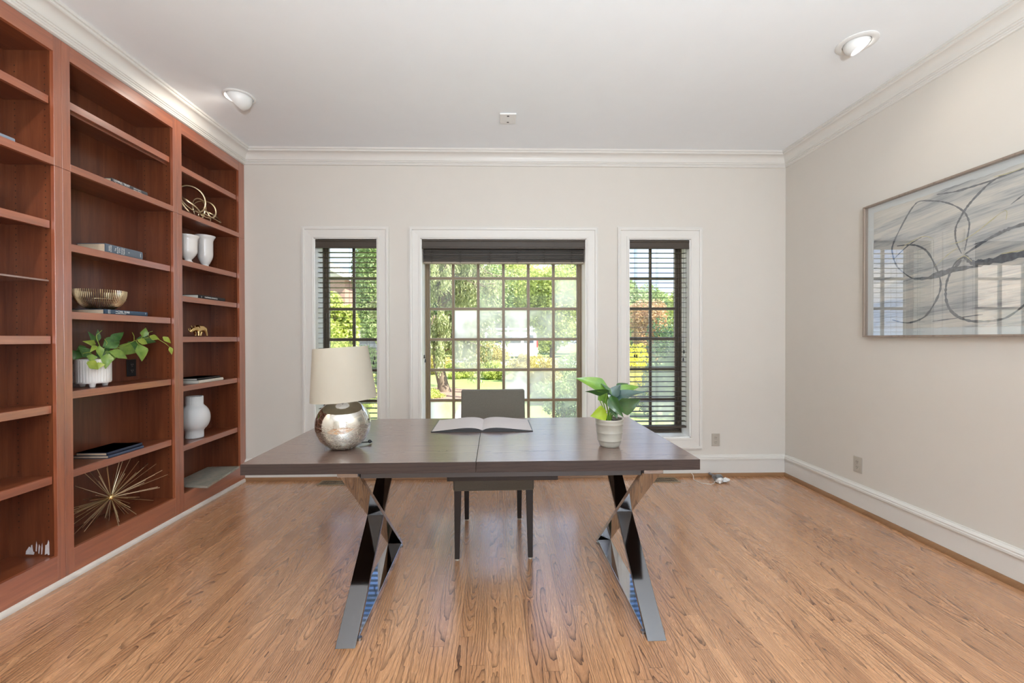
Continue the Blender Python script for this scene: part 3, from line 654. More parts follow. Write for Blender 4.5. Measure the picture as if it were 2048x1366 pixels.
# ------------------------------------------------------------------ desk
DK = Vector((-0.108, 2.244, 0)); DR = 0.0084
desk = thing('desk', 'dark oak desk with crossed chrome legs in the middle of the room', 'desk', DK, DR)
HL, HD, TT = 0.951, 0.484, 0.76
for a, b in ((-HL, 0.0075), (0.0090, HL)):
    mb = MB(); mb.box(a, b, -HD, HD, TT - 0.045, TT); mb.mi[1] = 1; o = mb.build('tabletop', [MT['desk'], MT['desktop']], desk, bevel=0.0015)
def strip(mb, x0, x1, yt, zt, yb, zb, t):
    d = Vector((0, yb - yt, zb - zt)).normalized(); k = t / abs(d.z)      # horizontal thickness
    mb.prism([(yt, zt), (yt + k, zt), (yb + k, zb), (yb, zb)], x0, x1, 'x')
for (x0, x1) in ((-0.572, -0.488), (0.724, 0.806)):
    mb = MB(); strip(mb, x0, x1, -0.445, 0.700, 0.375, 0.015, 0.018); mb.build('leg', MT['chrome'], desk, bevel=0.0015)
    mb = MB(); strip(mb, x0 + 0.0008, x1 - 0.0008, 0.375, 0.700, -0.492, 0.0, 0.020); mb.build('leg', MT['chrome_dim'], desk, bevel=0.0015)
    mb = MB(); mb.box(x0 + 0.0004, x1 - 0.0004, -0.455, 0.400, 0.003, 0.0148); mb.build('floor_bar', MT['chrome'], desk, bevel=0.001)
    mb = MB(); mb.box(x0 - 0.001, x1 + 0.001, -0.452, 0.405, 0.690, 0.7148); mb.build('mounting_plate', MT['chrome_edge'], desk, bevel=0.0015)
    for yy in (-0.44, 0.36):
        mb = MB(); mb.lathe([(0.010, 0.0), (0.010, 0.012)], 12, Matrix.Translation((x0 - 0.002 if x0 > 0 else x1 + 0.002, yy, 0))); mb.build('levelling_foot', MT['chrome_edge'], desk)
grey_rail = pbr('grey_steel', (0.105, 0.107, 0.112), 0.4, 0.3)
for ya in (-0.420, 0.330): mb = MB(); mb.box(-0.486, 0.722, ya, ya + 0.035, 0.676, 0.7148); mb.build('frame_rail', grey_rail, desk, bevel=0.001)
mb = MB(); mb.box(-0.130, 0.372, -0.330, 0.250, 0.628, 0.7146); mb.build('under_box', MT['blackwood'], desk, bevel=0.002)

# ------------------------------------------------------------------ chair
ch = thing('dining_chair', 'taupe linen chair with dark tapered legs tucked behind the desk', 'chair', (-0.035, 2.68, 0), 0.02)
def taper(x, y, z1, w1, w0, dx=0, dy=0):
    mb = MB(); h1, h0 = w1 / 2, w0 / 2
    mb.hexa([(x + dx - h0, y + dy - h0, 0.012), (x + dx + h0, y + dy - h0, 0.012), (x + dx + h0, y + dy + h0, 0.012), (x + dx - h0, y + dy + h0, 0.012)],
            [(x - h1, y - h1, z1), (x + h1, y - h1, z1), (x + h1, y + h1, z1), (x - h1, y + h1, z1)])
    l = mb.build('leg', MT['blackwood'], ch, bevel=0.0015)
    mb = MB(); mb.lathe([(0.009, 0.0), (0.011, 0.003), (0.010, 0.012)], 12, Matrix.Translation((x + dx, y + dy, 0))); mb.build('glide', MT['plate'], l)
taper(-0.207, -0.232, 0.40, 0.040, 0.027, -0.004, -0.01); taper(0.205, -0.232, 0.40, 0.040, 0.027, 0.004, -0.01)
taper(-0.185, 0.262, 0.41, 0.038, 0.028, 0.0, 0.03); taper(0.182, 0.262, 0.41, 0.038, 0.028, 0.0, 0.03)
mb = MB(); mb.box(-0.232, 0.230, -0.262, 0.275, 0.400, 0.480); mb.build('seat', MT['fabric'], ch, bevel=0.012, bseg=3, smooth=True)
mb = MB(); n = 10; fr = []; N_ = 8
for i in range(n + 1):
    t = i / n; z = 0.42 + 0.483 * t; y = 0.275 + 0.085 * t * t + 0.02 * t; hw = 0.2265 - 0.002 * math.sin(PI * t)
    fr.append((y, z, hw))
for j in range(n):
    (ya, za, wa), (yb_, zb_, wb) = fr[j], fr[j + 1]
    if j == 0: idx = None
vs = []
for (y, z, hw) in fr:
    for k in range(9):
        u = -1 + 2 * k / 8; vs.append((hw * u, y - 0.030 + 0.012 * (u * u) * 0.6, z))
    for k in range(9):
        u = 1 - 2 * k / 8; vs.append((hw * u, y + 0.032 + 0.008 * u * u, z))
fs = []
for j in range(n):
    for k in range(18): fs.append((j * 18 + k, j * 18 + (k + 1) % 18, (j + 1) * 18 + (k + 1) % 18, (j + 1) * 18 + k))
fs += [tuple(range(17, -1, -1)), tuple(range(n * 18, n * 18 + 18))]
mb.add(vs, fs); mb.build('backrest', MT['fabric'], ch, bevel=0.010, bseg=3, smooth=True)

# ------------------------------------------------------------------ table lamp
LP = Vector((-0.729, 2.005, TT))
lampo = thing('table_lamp', 'mercury glass globe lamp with crooked cream shade on the desk', 'lamp', LP)
m, nt = new_mat('mercury_glass'); P = OBJC(nt); s = SEP(nt, P)
vo = nt.nodes.new('ShaderNodeTexVoronoi'); vo.feature = 'DISTANCE_TO_EDGE'; vo.inputs['Scale'].default_value = 1.0
nz = NOISE(nt, P, 26, 3)[1]
vv = nt.nodes.new('ShaderNodeVectorMath'); vv.operation = 'MULTIPLY_ADD'; setin(nt, vv.inputs[0], P); vv.inputs[1].default_value = (46, 46, 115); setin(nt, vv.inputs[2], nz)
lnk(nt, vv.outputs[0], vo.inputs['Vector'])
low = RAMP(nt, MA(nt, 'MULTIPLY', s[2], 4.2), [(0.30, (1, 1, 1)), (0.60, (0.03, 0.03, 0.03))])
crk = RAMP(nt, vo.outputs['Distance'], [(0.0, (1, 1, 1)), (0.055, (0, 0, 0))])
ck = MA(nt, 'MULTIPLY', crk, low)
pat = NOISE(nt, P, 30, 4)[0]
c = MIX(nt, MA(nt, 'MULTIPLY', ck, 0.85), MIX(nt, pat, (0.74, 0.73, 0.68), (0.62, 0.60, 0.54)), (0.62, 0.58, 0.42))
OUT(nt, PR(nt, c, MA(nt, 'MULTIPLY_ADD', ck, 0.4, 0.06), MA(nt, 'MULTIPLY_ADD', ck, -0.5, 1.0), BUMP(nt, ck, 0.5, 0.0012), Coat_Weight=0.6, Coat_Roughness=0.02))
MT['mercury'] = m
mb = MB(); r = 0.1235; cz = 0.112; pr = []
for i in range(34):
    th = math.radians(24) + (PI - math.radians(24) - math.radians(11)) * i / 33
    pr.append((r * math.sin(th), cz - r * math.cos(th) * (1.0 if th < PI / 2 else 0.95)))
z0 = pr[0][1]; pr = [(a, b - z0 + 0.001) for a, b in pr]
mb.lathe(pr, 56); mb.build('globe_base', MT['mercury'], lampo, smooth=True)
mb = MB(); mb.lathe([(0.024, 0.221), (0.024, 0.228), (0.012, 0.232), (0.010, 0.245), (0.017, 0.248), (0.017, 0.29)], 20); mb.build('neck', MT['chrome'], lampo, smooth=True)
tilt = Matrix.Translation((0.004, 0, 0.228)) @ Matrix.Rotation(-0.062, 4, 'Y')
m, nt = new_mat('shade_linen'); P = OBJC(nt)
nz = NOISE(nt, P, 40, 3)[0]; c = MIX(nt, MA(nt, 'MULTIPLY', nz, 0.3), (0.56, 0.51, 0.42), (0.48, 0.43, 0.34))
p1 = PR(nt, c, 0.85); t1 = nt.nodes.new('ShaderNodeBsdfTranslucent'); setin(nt, t1.inputs[0], (0.80, 0.76, 0.64))
mx = nt.nodes.new('ShaderNodeMixShader'); mx.inputs[0].default_value = 0.28; lnk(nt, p1, mx.inputs[1]); lnk(nt, t1.outputs[0], mx.inputs[2]); OUT(nt, mx.outputs[0])
mb = MB(); mb.lathe([(0.1465, 0.0), (0.1475, 0.0), (0.1215, 0.243), (0.1205, 0.243), (0.1460, 0.001)], 64, tilt, caps=(False, False)); sh = mb.build('lamp_shade', m, lampo, smooth=True)
mb = MB()
for k in range(3):
    a = 2 * PI * k / 3; mb.tube([tilt @ Vector((0.02 * math.cos(a), 0.02 * math.sin(a), 0.20)), tilt @ Vector((0.119 * math.cos(a), 0.119 * math.sin(a), 0.236))], 0.0016, 6)
mb.tube([tilt @ Vector((0, 0, 0.06)), tilt @ Vector((0, 0, 0.215))], 0.003, 8); mb.build('shade_spider', MT['chrome_edge'], sh)
acr = glass_mat('acrylic', (0.9, 0.92, 0.92), 1.5, 1.0)
for k in range(4):
    mb = MB(); a = PI / 4 + PI / 2 * k; mb.lathe([(0.006, 0), (0.007, 0.006), (0.004, 0.022)], 10, Matrix.Translation((0.083 * math.cos(a), 0.083 * math.sin(a), 0))); mb.build('clear_foot', acr, lampo)
mb = MB(); mb.tube([(0.06, 0.05, 0.012), (0.095, 0.07, 0.010), (0.105, 0.09, 0.006)], 0.0035, 8)
mb.ball((0.100, 0.075, 0.012), 0.009, 10, 6); mb.build('power_cord', MT['black'], lampo, smooth=True)

# ------------------------------------------------------------------ open journal
bk = thing('open_journal', 'open black journal lying on the desk in front of the chair', 'book', (-0.094, 2.485, TT), 0.012)
mb = MB(); mb.box(-0.279, -0.004, -0.165, 0.165, 0.0004, 0.0045); mb.box(0.004, 0.279, -0.165, 0.165, 0.0004, 0.0045); mb.box(-0.006, 0.006, -0.165, 0.165, 0.0004, 0.003)
mb.build('cover', MT['black'], bk, bevel=0.001)
pgm = pbr('journal_paper', (0.56, 0.50, 0.47), 0.5, var=0.03)
def pageprof(sg): return [(sg * 0.273 * t, 0.0050 + 0.0165 * math.sin(PI * min(1, t * 1.0) ** 0.62) ** 1.2 * (1 - 0.35 * t) + 0.003 * (1 - t)) for t in [i / 14 for i in range(15)]]
for sg in (-1, 1):
    top = pageprof(sg); mb = MB(); mb.prism([(0, 0.0046)] + top + [(sg * 0.273, 0.0046)], -0.160, 0.160, 'y'); mb.build('page_block', MT['black'], bk)
    mb = MB(); vs = []; n = len(top)
    for (x, z) in top: vs += [(x, -0.1605, z + 0.0005), (x, 0.1605, z + 0.0005)]
    mb.add(vs, [(2 * i, 2 * i + 2, 2 * i + 3, 2 * i + 1) for i in range(n - 1)]); mb.build('page', pgm, bk, smooth=True)

# ------------------------------------------------------------------ desk plant
PP = Vector((0.523, 2.0, TT))
pl = thing('potted_plant', 'small leafy plant in a ribbed beige pot standing on the desk', 'plant', PP)
mb = MB(); pot = [(0.040, 0.0), (0.0425, 0.001), (0.047, 0.008), (0.052, 0.022), (0.0545, 0.030), (0.0563, 0.031), (0.0566, 0.034), (0.0558, 0.036), (0.0575, 0.055), (0.0590, 0.066), (0.0608, 0.067), (0.0610, 0.070), (0.0600, 0.072), (0.0615, 0.090), (0.0625, 0.104), (0.0642, 0.106), (0.0645, 0.110), (0.0635, 0.112), (0.0645, 0.122), (0.0655, 0.129), (0.0640, 0.1315), (0.0600, 0.131), (0.0590, 0.112)]
mb.lathe(pot, 48, caps=(True, False)); mb.build('pot', pbr('beige_glaze', (0.34, 0.315, 0.265), 0.28, var=0.04, Coat_Weight=0.4), pl, smooth=True, ang=50)
mb = MB(); random.seed(2); mb.lathe([(0.001, 0.112), (0.0592, 0.112)], 24, caps=(False, False))
for i in range(110):
    a = random.random() * 6.283; q = 0.054 * math.sqrt(random.random()); s_ = random.uniform(0.004, 0.008); mb.ball((q * math.cos(a), q * math.sin(a), 0.115), s_, 6, 4, (1, 1, 0.6))
mb.build('pebbles', pbr('dark_pebbles', (0.05, 0.055, 0.06), 0.2, var=0.5, nscale=120), pl, smooth=True)
def dp(zx, zy, dy): return Vector(((zx / 8.54 + 1140 - 1219) * 0.002353, dy, 1.27 - (zy / 8.54 + 750 - 677.5) * 0.002353 - TT))
lg = leaf_mat('bright_leaf', (0.10, 0.26, 0.030), (0.26, 0.44, 0.05), 0.32, 0.25, False, 14, 0.6)
ld = leaf_mat('dark_leaf', (0.020, 0.070, 0.022), (0.07, 0.18, 0.040), 0.30, 0.15, False, 14, 0.8)
ly = leaf_mat('lime_leaf', (0.30, 0.44, 0.02), (0.48, 0.60, 0.04), 0.4, 0.35, False, 14, 0.3)
lb = leaf_mat('blue_leaf', (0.035, 0.075, 0.070), (0.09, 0.16, 0.13), 0.22, 0.1, False, 14, 1.0)
LV = [((640, 275, 0.01), (105, 70, 0.03), 0.085, (0.3, -0.9, 0.5), lg, 0.05), ((640, 280, -0.01), (215, 268, -0.05), 0.070, (0.1, -0.55, -0.8), ld, -0.05),
      ((530, 330, 0.02), (660, 480, 0.03), 0.062, (-0.2, -1, 0.1), lg, 0.05), ((600, 655, -0.01), (320, 700, -0.03), 0.080, (0.05, -0.95, 0.35), ly, 0.04),
      ((700, 330, 0.0), (540, 155, 0.01), 0.030, (0.5, -0.8, 0.2), ld, 0.02), ((690, 380, -0.02), (848, 695, -0.07), 0.066, (-0.6, -0.8, 0.1), ld, 0.10),
      ((705, 420, 0.0), (905, 178, 0.03), 0.070, (-0.35, -0.7, 0.75), lb, 0.06), ((820, 345, 0.02), (1255, 238, 0.05), 0.060, (0.0, -0.75, 0.6), lg, 0.10),
      ((730, 480, -0.01), (1275, 300, -0.02), 0.088, (-0.15, -0.45, 0.9), lb, 0.08), ((790, 530, -0.03), (1160, 400, -0.05), 0.105, (0.25, -1.0, -0.25), ld, 0.06),
      ((850, 300, 0.04), (1100, 195, 0.09), 0.055, (0, -0.7, 0.7), ld, 0.06), ((660, 520, 0.03), (640, 300, 0.06), 0.060, (0, -1, 0.1), lg, 0.03),
      ((690, 560, -0.03), (760, 730, -0.05), 0.045, (0.2, -1, 0), ld, 0.05)]
for bs, tp, w, up, mt, dr in LV:
    mb = MB(); mb.leaf(dp(*bs), dp(*tp), w * 0.92, up, dr, 0.20, 12, True, 0.03); mb.build('leaf', mt, pl, smooth=True, ang=180)
for bs, ctl in (((640, 275, 0.01), (560, 420, 0.0)), ((470, 380, -0.02), (540, 560, -0.01)), ((530, 340, 0.02), (600, 500, 0.01)), ((705, 420, 0), (690, 600, 0)), ((730, 480, -0.01), (690, 620, -0.01)), ((790, 530, -0.03), (710, 640, -0.02)), ((690, 380, -0.02), (665, 600, -0.01)), ((600, 655, -0.01), (640, 700, -0.01)), ((660, 520, .03), (660, 650, .01)), ((850, 300, .03), (740, 500, .02))):
    mb = MB(); e = Vector((random.uniform(-0.012, 0.012), random.uniform(-0.01, 0.01), 0.112)); mb.tube([e, dp(*ctl) * 0.5 + (e + dp(*bs)) * 0.25, dp(*bs)], [0.0038, 0.0028, 0.0018], 7)
    mb.build('stem', lg, pl, smooth=True)

# ------------------------------------------------------------------ shelf things
def Yd(x): return None
def book(label, x, y0, y1, z, th, depth, col, pages, texts=(), group=None, rz=0, yoff=0, tmat=None, rough=0.5):
    """book lying flat, spine towards the room at x, spine running along y"""
    root = thing('book', label, 'book', (x, (y0 + y1) / 2, z), rz, group); h = (y1 - y0) / 2; c = 0.0028
    mt = pbr('book_cloth', col, rough, var=0.08, nscale=60); mb = MB()
    P_ = [(-depth, 0.0003), (-0.004, 0.0003)] + [(-0.004 + 0.004 * math.cos(a), th / 2 + (th / 2 - 0.0003) * math.sin(a)) for a in [-PI / 2 + PI * t / 8 for t in range(1, 8)]] + [(-0.004, th), (-depth, th), (-depth, th - c), (-0.007, th - c), (-0.007, c), (-depth, c)]
    n = len(P_); mb.add([(p[0], -h, p[1]) for p in P_] + [(p[0], h, p[1]) for p in P_], [(i, (i + 1) % n, n + (i + 1) % n, n + i) for i in range(n)])
    k = n - 4
    def q(o): # end caps as strips
        mb.add([(P_[i][0], o, P_[i][1]) for i in range(n)], [(0, 1, n - 2, n - 1), (1, *range(2, n - 5), n - 5, n - 3 + 0, n - 2), (n - 5, n - 4, n - 4 + 0, n - 3)] if False else [])
    mb.box(-depth, -0.004, -h, h, 0.0003, c); mb.box(-depth, -0.004, -h, h, th - c, th); mb.box(-0.0075, -0.0035, -h, h, c * 0.5, th - c * 0.5)
    mb.build('cover', mt, root, smooth=True)
    mb = MB(); mb.box(-depth + 0.004, -0.0078, -h + 0.003, h - 0.003, c + 0.0002, th - c - 0.0002); mb.build('pages', MT[pages], root)
    for (s_, size, yy, zz, xs, rot) in texts:
        M = Matrix(((0, 0, 1, 0.0010), (1, 0, 0, yy), (0, 1, 0, zz), (0, 0, 0, 1)))
        if rot: M = M @ Matrix.Rotation(PI / 2, 4, 'Z')
        text('title', s_, size, tmat or MT['white'], root, M, xs, align='CENTER' if rot else 'LEFT')
    return root
book('dark grey LOVING TRUST book on the upper fixed shelf', -2.300, 2.590, 2.848, 2.203, 0.031, 0.17, (0.070, 0.072, 0.080), 'pages',
     [('LOVING TRUST', 0.0175, -0.118, 0.0205, 0.92, 0), ('The Smart, Flexible Alternative', 0.0070, -0.108, 0.0085, 1.0, 0), ('Robert A. Esperti', 0.0078, 0.020, 0.021, 1.0, 0), ('Renno L. Peterson', 0.0078, 0.020, 0.011, 1.0, 0)])
book('thick slate blue history book with white lettering on its spine', -2.305, 2.552, 2.811, 1.785, 0.051, 0.17, (0.115, 0.145, 0.185), 'pages',
     [('MORISON', 0.009, -0.108, 0.026, 0.8, 1), ('COMMAGER', 0.009, -0.097, 0.026, 0.8, 1), ('The', 0.0125, -0.067, 0.026, 1, 1), ('Growth', 0.0125, -0.053, 0.026, 1, 1), ('of the', 0.0125, -0.040, 0.026, 1, 1), ('American', 0.0125, -0.024, 0.026, 0.85, 1), ('Republic', 0.0125, -0.010, 0.026, 0.9, 1), ('II', 0.012, 0.026, 0.026, 1, 1), ('OXFORD', 0.006, 0.112, 0.026, 1, 1)])
mb = MB()
o = book('blue CIVIL WAR book lying under the gold wire bowl', -2.305, 2.540, 2.846, 1.421, 0.028, 0.20, (0.040, 0.075, 0.125), 'pages',
     [('THE', 0.0075, -0.083, 0.0185, 1, 0), ('CIVIL WAR', 0.0195, -0.068, 0.0165, 0.88, 0), ('AN ILLUSTRATED HISTORY', 0.0060, -0.083, 0.0065, 1, 0), ('WARD', 0.0075, -0.128, 0.014, 1, 1), ('BURNS', 0.0075, -0.120, 0.014, 1, 1), ('7', 0.014, 0.132, 0.016, 1, 0)])
book('black book lettered CALIFORNIA ROMANTICA in the corner unit', -2.300, 3.318, 3.632, 1.587, 0.027, 0.19, (0.010, 0.010, 0.012), 'pages_w',
     [('CALIFORNIA ROMANTICA', 0.0150, -0.095, 0.0125, 0.86, 0), ('|', 0.016, -0.132, 0.013, 1, 0)])
book('navy book at the bottom of the two on the low middle shelf', -2.300, 2.556, 2.800, 0.568, 0.017, 0.21, (0.050, 0.070, 0.120), 'pages', [])
book('navy book on top of the other one on the low middle shelf', -2.306, 2.552, 2.797, 0.5853, 0.018, 0.185, (0.020, 0.028, 0.055), 'pages', [])
book('cream book at the bottom of the two above the round vase', -2.300, 3.312, 3.600, 0.931, 0.023, 0.20, (0.66, 0.62, 0.54), 'pages_w', [])
book('black book resting on the cream one above the round vase', -2.308, 3.310, 3.575, 0.9543, 0.016, 0.18, (0.016, 0.015, 0.015), 'pages_w', [])
book('grey blue book cut off by the left photo edge', -2.300, 1.83, 2.083, 2.203, 0.025, 0.19, (0.23, 0.27, 0.33), 'pages_w', [])

# gold wire bowl on the civil war book
BC = Vector((-2.398, 2.615, 1.4492))
bw = thing('wire_bowl', 'gold wire bowl standing on the blue book', 'bowl', BC)
mb = MB(); n = 76
for k in range(n):
    a = 2 * PI * k / n; pts = []
    for i in range(9):
        t = i / 8; r = 0.045 + (0.1215 - 0.045) * math.sin(t * PI / 2) ** 0.9; z = 0.003 + 0.112 * t ** 1.55
        pts.append((r * math.cos(a), r * math.sin(a), z))
    mb.tube(pts, 0.0019, 5)
mb.build('wires', MT['goldpale'], bw, smooth=True)
mb = MB(); mb.tube([(0.1185 * math.cos(t), 0.1185 * math.sin(t), 0.060) for t in [2 * PI * i / 48 for i in range(48)]], 0.0012, 5, True)
mb.tube([(0.045 * math.cos(t), 0.045 * math.sin(t), 0.003) for t in [2 * PI * i / 36 for i in range(36)]], 0.0024, 6, True); mb.build('hoop', MT['goldpale'], bw, smooth=True)
mb = MB(); mb.lathe([(0.001, 0.0006), (0.046, 0.0006), (0.046, 0.0025), (0.001, 0.0025)], 30, caps=(False, False)); mb.build('bowl_base', MT['goldpale'], bw)

# footed planter with trailing vine
PC = Vector((-2.402, 2.572, 0.992))
pt = thing('vine_planter', 'trailing green vine in a fluted white planter on three short feet', 'plant', PC)
def fl(a, z): return 1.0 - (0.035 * (abs(math.sin(a * 17)) < 0.42)) * (1 if 0.03 < z < 0.158 else 0)
mb = MB(); mb.lathe([(0.060, 0.0225), (0.078, 0.023), (0.081, 0.030), (0.0815, 0.034), (0.0815, 0.154), (0.0815, 0.160), (0.080, 0.163), (0.075, 0.163), (0.074, 0.14)], 204, flute=fl, caps=(True, False)); mb.build('pot', MT['ceramic'], pt, smooth=True, ang=40)
for a in (-0.9, 1.2, 3.3):
    mb = MB(); mb.lathe([(0.010, 0.0003), (0.012, 0.001), (0.018, 0.024)], 18, Matrix.Translation((0.056 * math.cos(a), 0.056 * math.sin(a), 0))); mb.build('foot', MT['ceramic'], pt, smooth=True)
mb = MB(); mb.lathe([(0.001, 0.145), (0.0745, 0.140)], 24, caps=(False, False)); mb.build('moss', pbr('moss', (0.06, 0.09, 0.03), 0.9, var=0.3, nscale=80), pt)
POTHOS = [((-2.4, 2.579, 1.243), (-2.4, 2.504, 1.261), 0.043), ((-2.42, 2.597, 1.262), (-2.42, 2.559, 1.319), 0.033), ((-2.43, 2.629, 1.262), (-2.43, 2.632, 1.334), 0.033), ((-2.4, 2.687, 1.262), (-2.4, 2.778, 1.318), 0.059), ((-2.36, 2.599, 1.226), (-2.36, 2.703, 1.257), 0.08), ((-2.33, 2.604, 1.195), (-2.33, 2.719, 1.149), 0.063), ((-2.32, 2.575, 1.180), (-2.315, 2.553, 1.096), 0.064), ((-2.39, 2.735, 1.224), (-2.39, 2.856, 1.182), 0.086), ((-2.35, 2.829, 1.23), (-2.35, 2.851, 1.124), 0.085), ((-2.36, 2.878, 1.291), (-2.36, 2.897, 1.351), 0.05), ((-2.4, 2.884, 1.269), (-2.36, 2.985, 1.252), 0.076), ((-2.34, 2.812, 1.261), (-2.34, 2.884, 1.241), 0.047), ((-2.35, 2.919, 1.291), (-2.33, 2.972, 1.272), 0.042), ((-2.28, 2.942, 1.285), (-2.262, 2.985, 1.243), 0.037), ((-2.248, 2.957, 1.216), (-2.245, 2.969, 1.164), 0.031), ((-2.35, 2.534, 1.231), (-2.35, 2.495, 1.196), 0.032), ((-2.33, 2.532, 1.228), (-2.33, 2.542, 1.16), 0.042), ((-2.33, 2.484, 1.183), (-2.33, 2.478, 1.14), 0.058), ((-2.325, 2.455, 1.139), (-2.315, 2.510, 1.097), 0.062), ((-2.44, 2.533, 1.197), (-2.44, 2.494, 1.153), 0.082), ((-2.42, 2.683, 1.282), (-2.42, 2.705, 1.249), 0.065), ((-2.4, 2.809, 1.248), (-2.4, 2.884, 1.186), 0.07), ((-2.44, 2.561, 1.227), (-2.44, 2.51, 1.205), 0.044), ((-2.318, 2.521, 1.135), (-2.314, 2.508, 1.100), 0.050), ((-2.40, 2.60, 1.17), (-2.38, 2.66, 1.22), 0.08), ((-2.42, 2.56, 1.17), (-2.44, 2.52, 1.23), 0.08), ((-2.38, 2.62, 1.16), (-2.35, 2.68, 1.18), 0.08)]
p1_ = leaf_mat('vine_leaf_light', (0.13, 0.27, 0.04), (0.34, 0.48, 0.09), 0.4, 0.25, False, 30, 0.3)
p2_ = leaf_mat('vine_leaf_mid', (0.035, 0.12, 0.030), (0.14, 0.28, 0.07), 0.38, 0.2, False, 30, 0.3)
p3_ = leaf_mat('vine_leaf_tip', (0.28, 0.42, 0.04), (0.50, 0.56, 0.10), 0.4, 0.3, False, 30, 0.3)
kinds = [2, 1, 1, 1, 1, 0, 0, 0, 0, 0, 1, 2, 2, 2, 2, 2, 0, 0, 2, 1, 1, 1, 1, 2, 1, 1, 0]; random.seed(9)
for (b_, t_, w), kd in zip(POTHOS, kinds):
    mb = MB(); up = (0.9 + random.uniform(-.2, .2), -0.55 + random.uniform(-.4, .4), random.uniform(0.1, 0.6))
    mb.leaf(Vector(b_) - PC, Vector(t_) - PC, w * 0.92, up, random.uniform(0.03, 0.12), 0.14, 9, True, 0.02); mb.build('leaf', (p1_, p2_, p3_)[kd], pt, smooth=True, ang=180)
VINES = [[(-2.40, 2.60, 1.15), (-2.36, 2.659, 1.209), (-2.36, 2.743, 1.236), (-2.36, 2.806, 1.261), (-2.36, 2.847, 1.274), (-2.35, 2.905, 1.282), (-2.29, 2.91, 1.272), (-2.255, 2.93, 1.242), (-2.248, 2.957, 1.216)], [(-2.36, 2.582, 1.20), (-2.36, 2.549, 1.278), (-2.36, 2.549, 1.297), (-2.36, 2.583, 1.325)], [(-2.36, 2.806, 1.261), (-2.36, 2.806, 1.291), (-2.36, 2.792, 1.316)], [(-2.36, 2.915, 1.282), (-2.36, 2.921, 1.318), (-2.36, 2.953, 1.327)], [(-2.36, 2.582, 1.19), (-2.36, 2.616, 1.25), (-2.36, 2.599, 1.274)], [(-2.36, 2.846, 1.217), (-2.36, 2.841, 1.248), (-2.36, 2.821, 1.256)], [(-2.38, 2.56, 1.17), (-2.36, 2.50, 1.198), (-2.36, 2.465, 1.192)], [(-2.39, 2.884, 1.27), (-2.36, 2.86, 1.28)], [(-2.36, 2.87, 1.29), (-2.36, 2.86, 1.276)], [(-2.35, 2.828, 1.235), (-2.36, 2.82, 1.262)], [(-2.4, 2.735, 1.224), (-2.38, 2.66, 1.19), (-2.40, 2.60, 1.15)]]
for t_ in VINES:
    mb = MB(); mb.tube([Vector(p) - PC for p in t_], [0.0022 - 0.0010 * i / len(t_) for i in range(len(t_))], 6); mb.build('stem', p3_, pt, smooth=True)

# starburst
SB = Vector((-2.390, 2.665, 0.300))
st = thing('starburst_sculpture', 'gold starburst of thin rods on the bottom of the middle bookcase', 'sculpture', SB)
random.seed(21)
rodm = bpy.data.meshes.new('rod'); bm = bmesh.new(); bmesh.ops.create_cone(bm, cap_ends=True, segments=6, radius1=0.0013, radius2=0.0016, depth=1.0, matrix=Matrix.Translation((0, 0, 0.5))); bm.to_mesh(rodm); bm.free(); rodm.materials.append(MT['goldpale'])
for i in range(99):
    d = Vector((random.gauss(0, 0.75), random.gauss(0, 1.15), random.gauss(0, 0.75))).normalized(); L = random.uniform(0.12, 0.31)
    for ax, (lo, hi) in enumerate(((-2.516, -2.205), (2.345, 3.015), (0.160, 0.515))):
        if d[ax] > 1e-4: L = min(L, (hi - SB[ax]) / d[ax])
        elif d[ax] < -1e-4: L = min(L, (lo - SB[ax]) / d[ax])
    o = bpy.data.objects.new('rod', rodm); COL.objects.link(o); o.parent = st
    o.rotation_euler = d.to_track_quat('Z', 'Y').to_euler(); o.scale = (1, 1, L)
mb = MB(); mb.ball((0, 0, 0), 0.017, 12, 8); mb.build('core', MT['gold'], st, smooth=True)

# knot sculpture of gold hoops
KC = Vector((-2.395, 3.49, 2.2035))
kn = thing('knot_sculpture', 'tangled gold hoop sculpture on the upper shelf of the corner unit', 'sculpture', KC)
def hoop(c, r, nrm, rr=0.0062, wob=0.1):
    q = Vector(nrm).normalized().to_track_quat('Z', 'Y').to_matrix(); mb = MB()
    mb.tube([Vector(c) + q @ Vector((r * math.cos(t), r * (1 + wob) * math.sin(t), 0.01 * math.sin(2 * t))) for t in [2 * PI * i / 44 for i in range(44)]], rr, 8, True, flat=0.6); mb.build('hoop', MT['goldpale'], kn, smooth=True)
hoop((-0.01, -0.085, 0.175), 0.098, (0.8, -0.35, 0.25)); hoop((0.0, 0.04, 0.130), 0.078, (0.7, -0.6, 0.5)); hoop((0.01, 0.075, 0.085), 0.088, (0.5, -0.1, 0.85), wob=0.05)
hoop((0.0, -0.03, 0.100), 0.080, (0.95, 0.1, -0.1)); hoop((-0.03, -0.11, 0.115), 0.090, (0.5, 0.5, 0.75)); hoop((0.0, 0.03, 0.066), 0.058, (0.3, 1.0, 0.2))

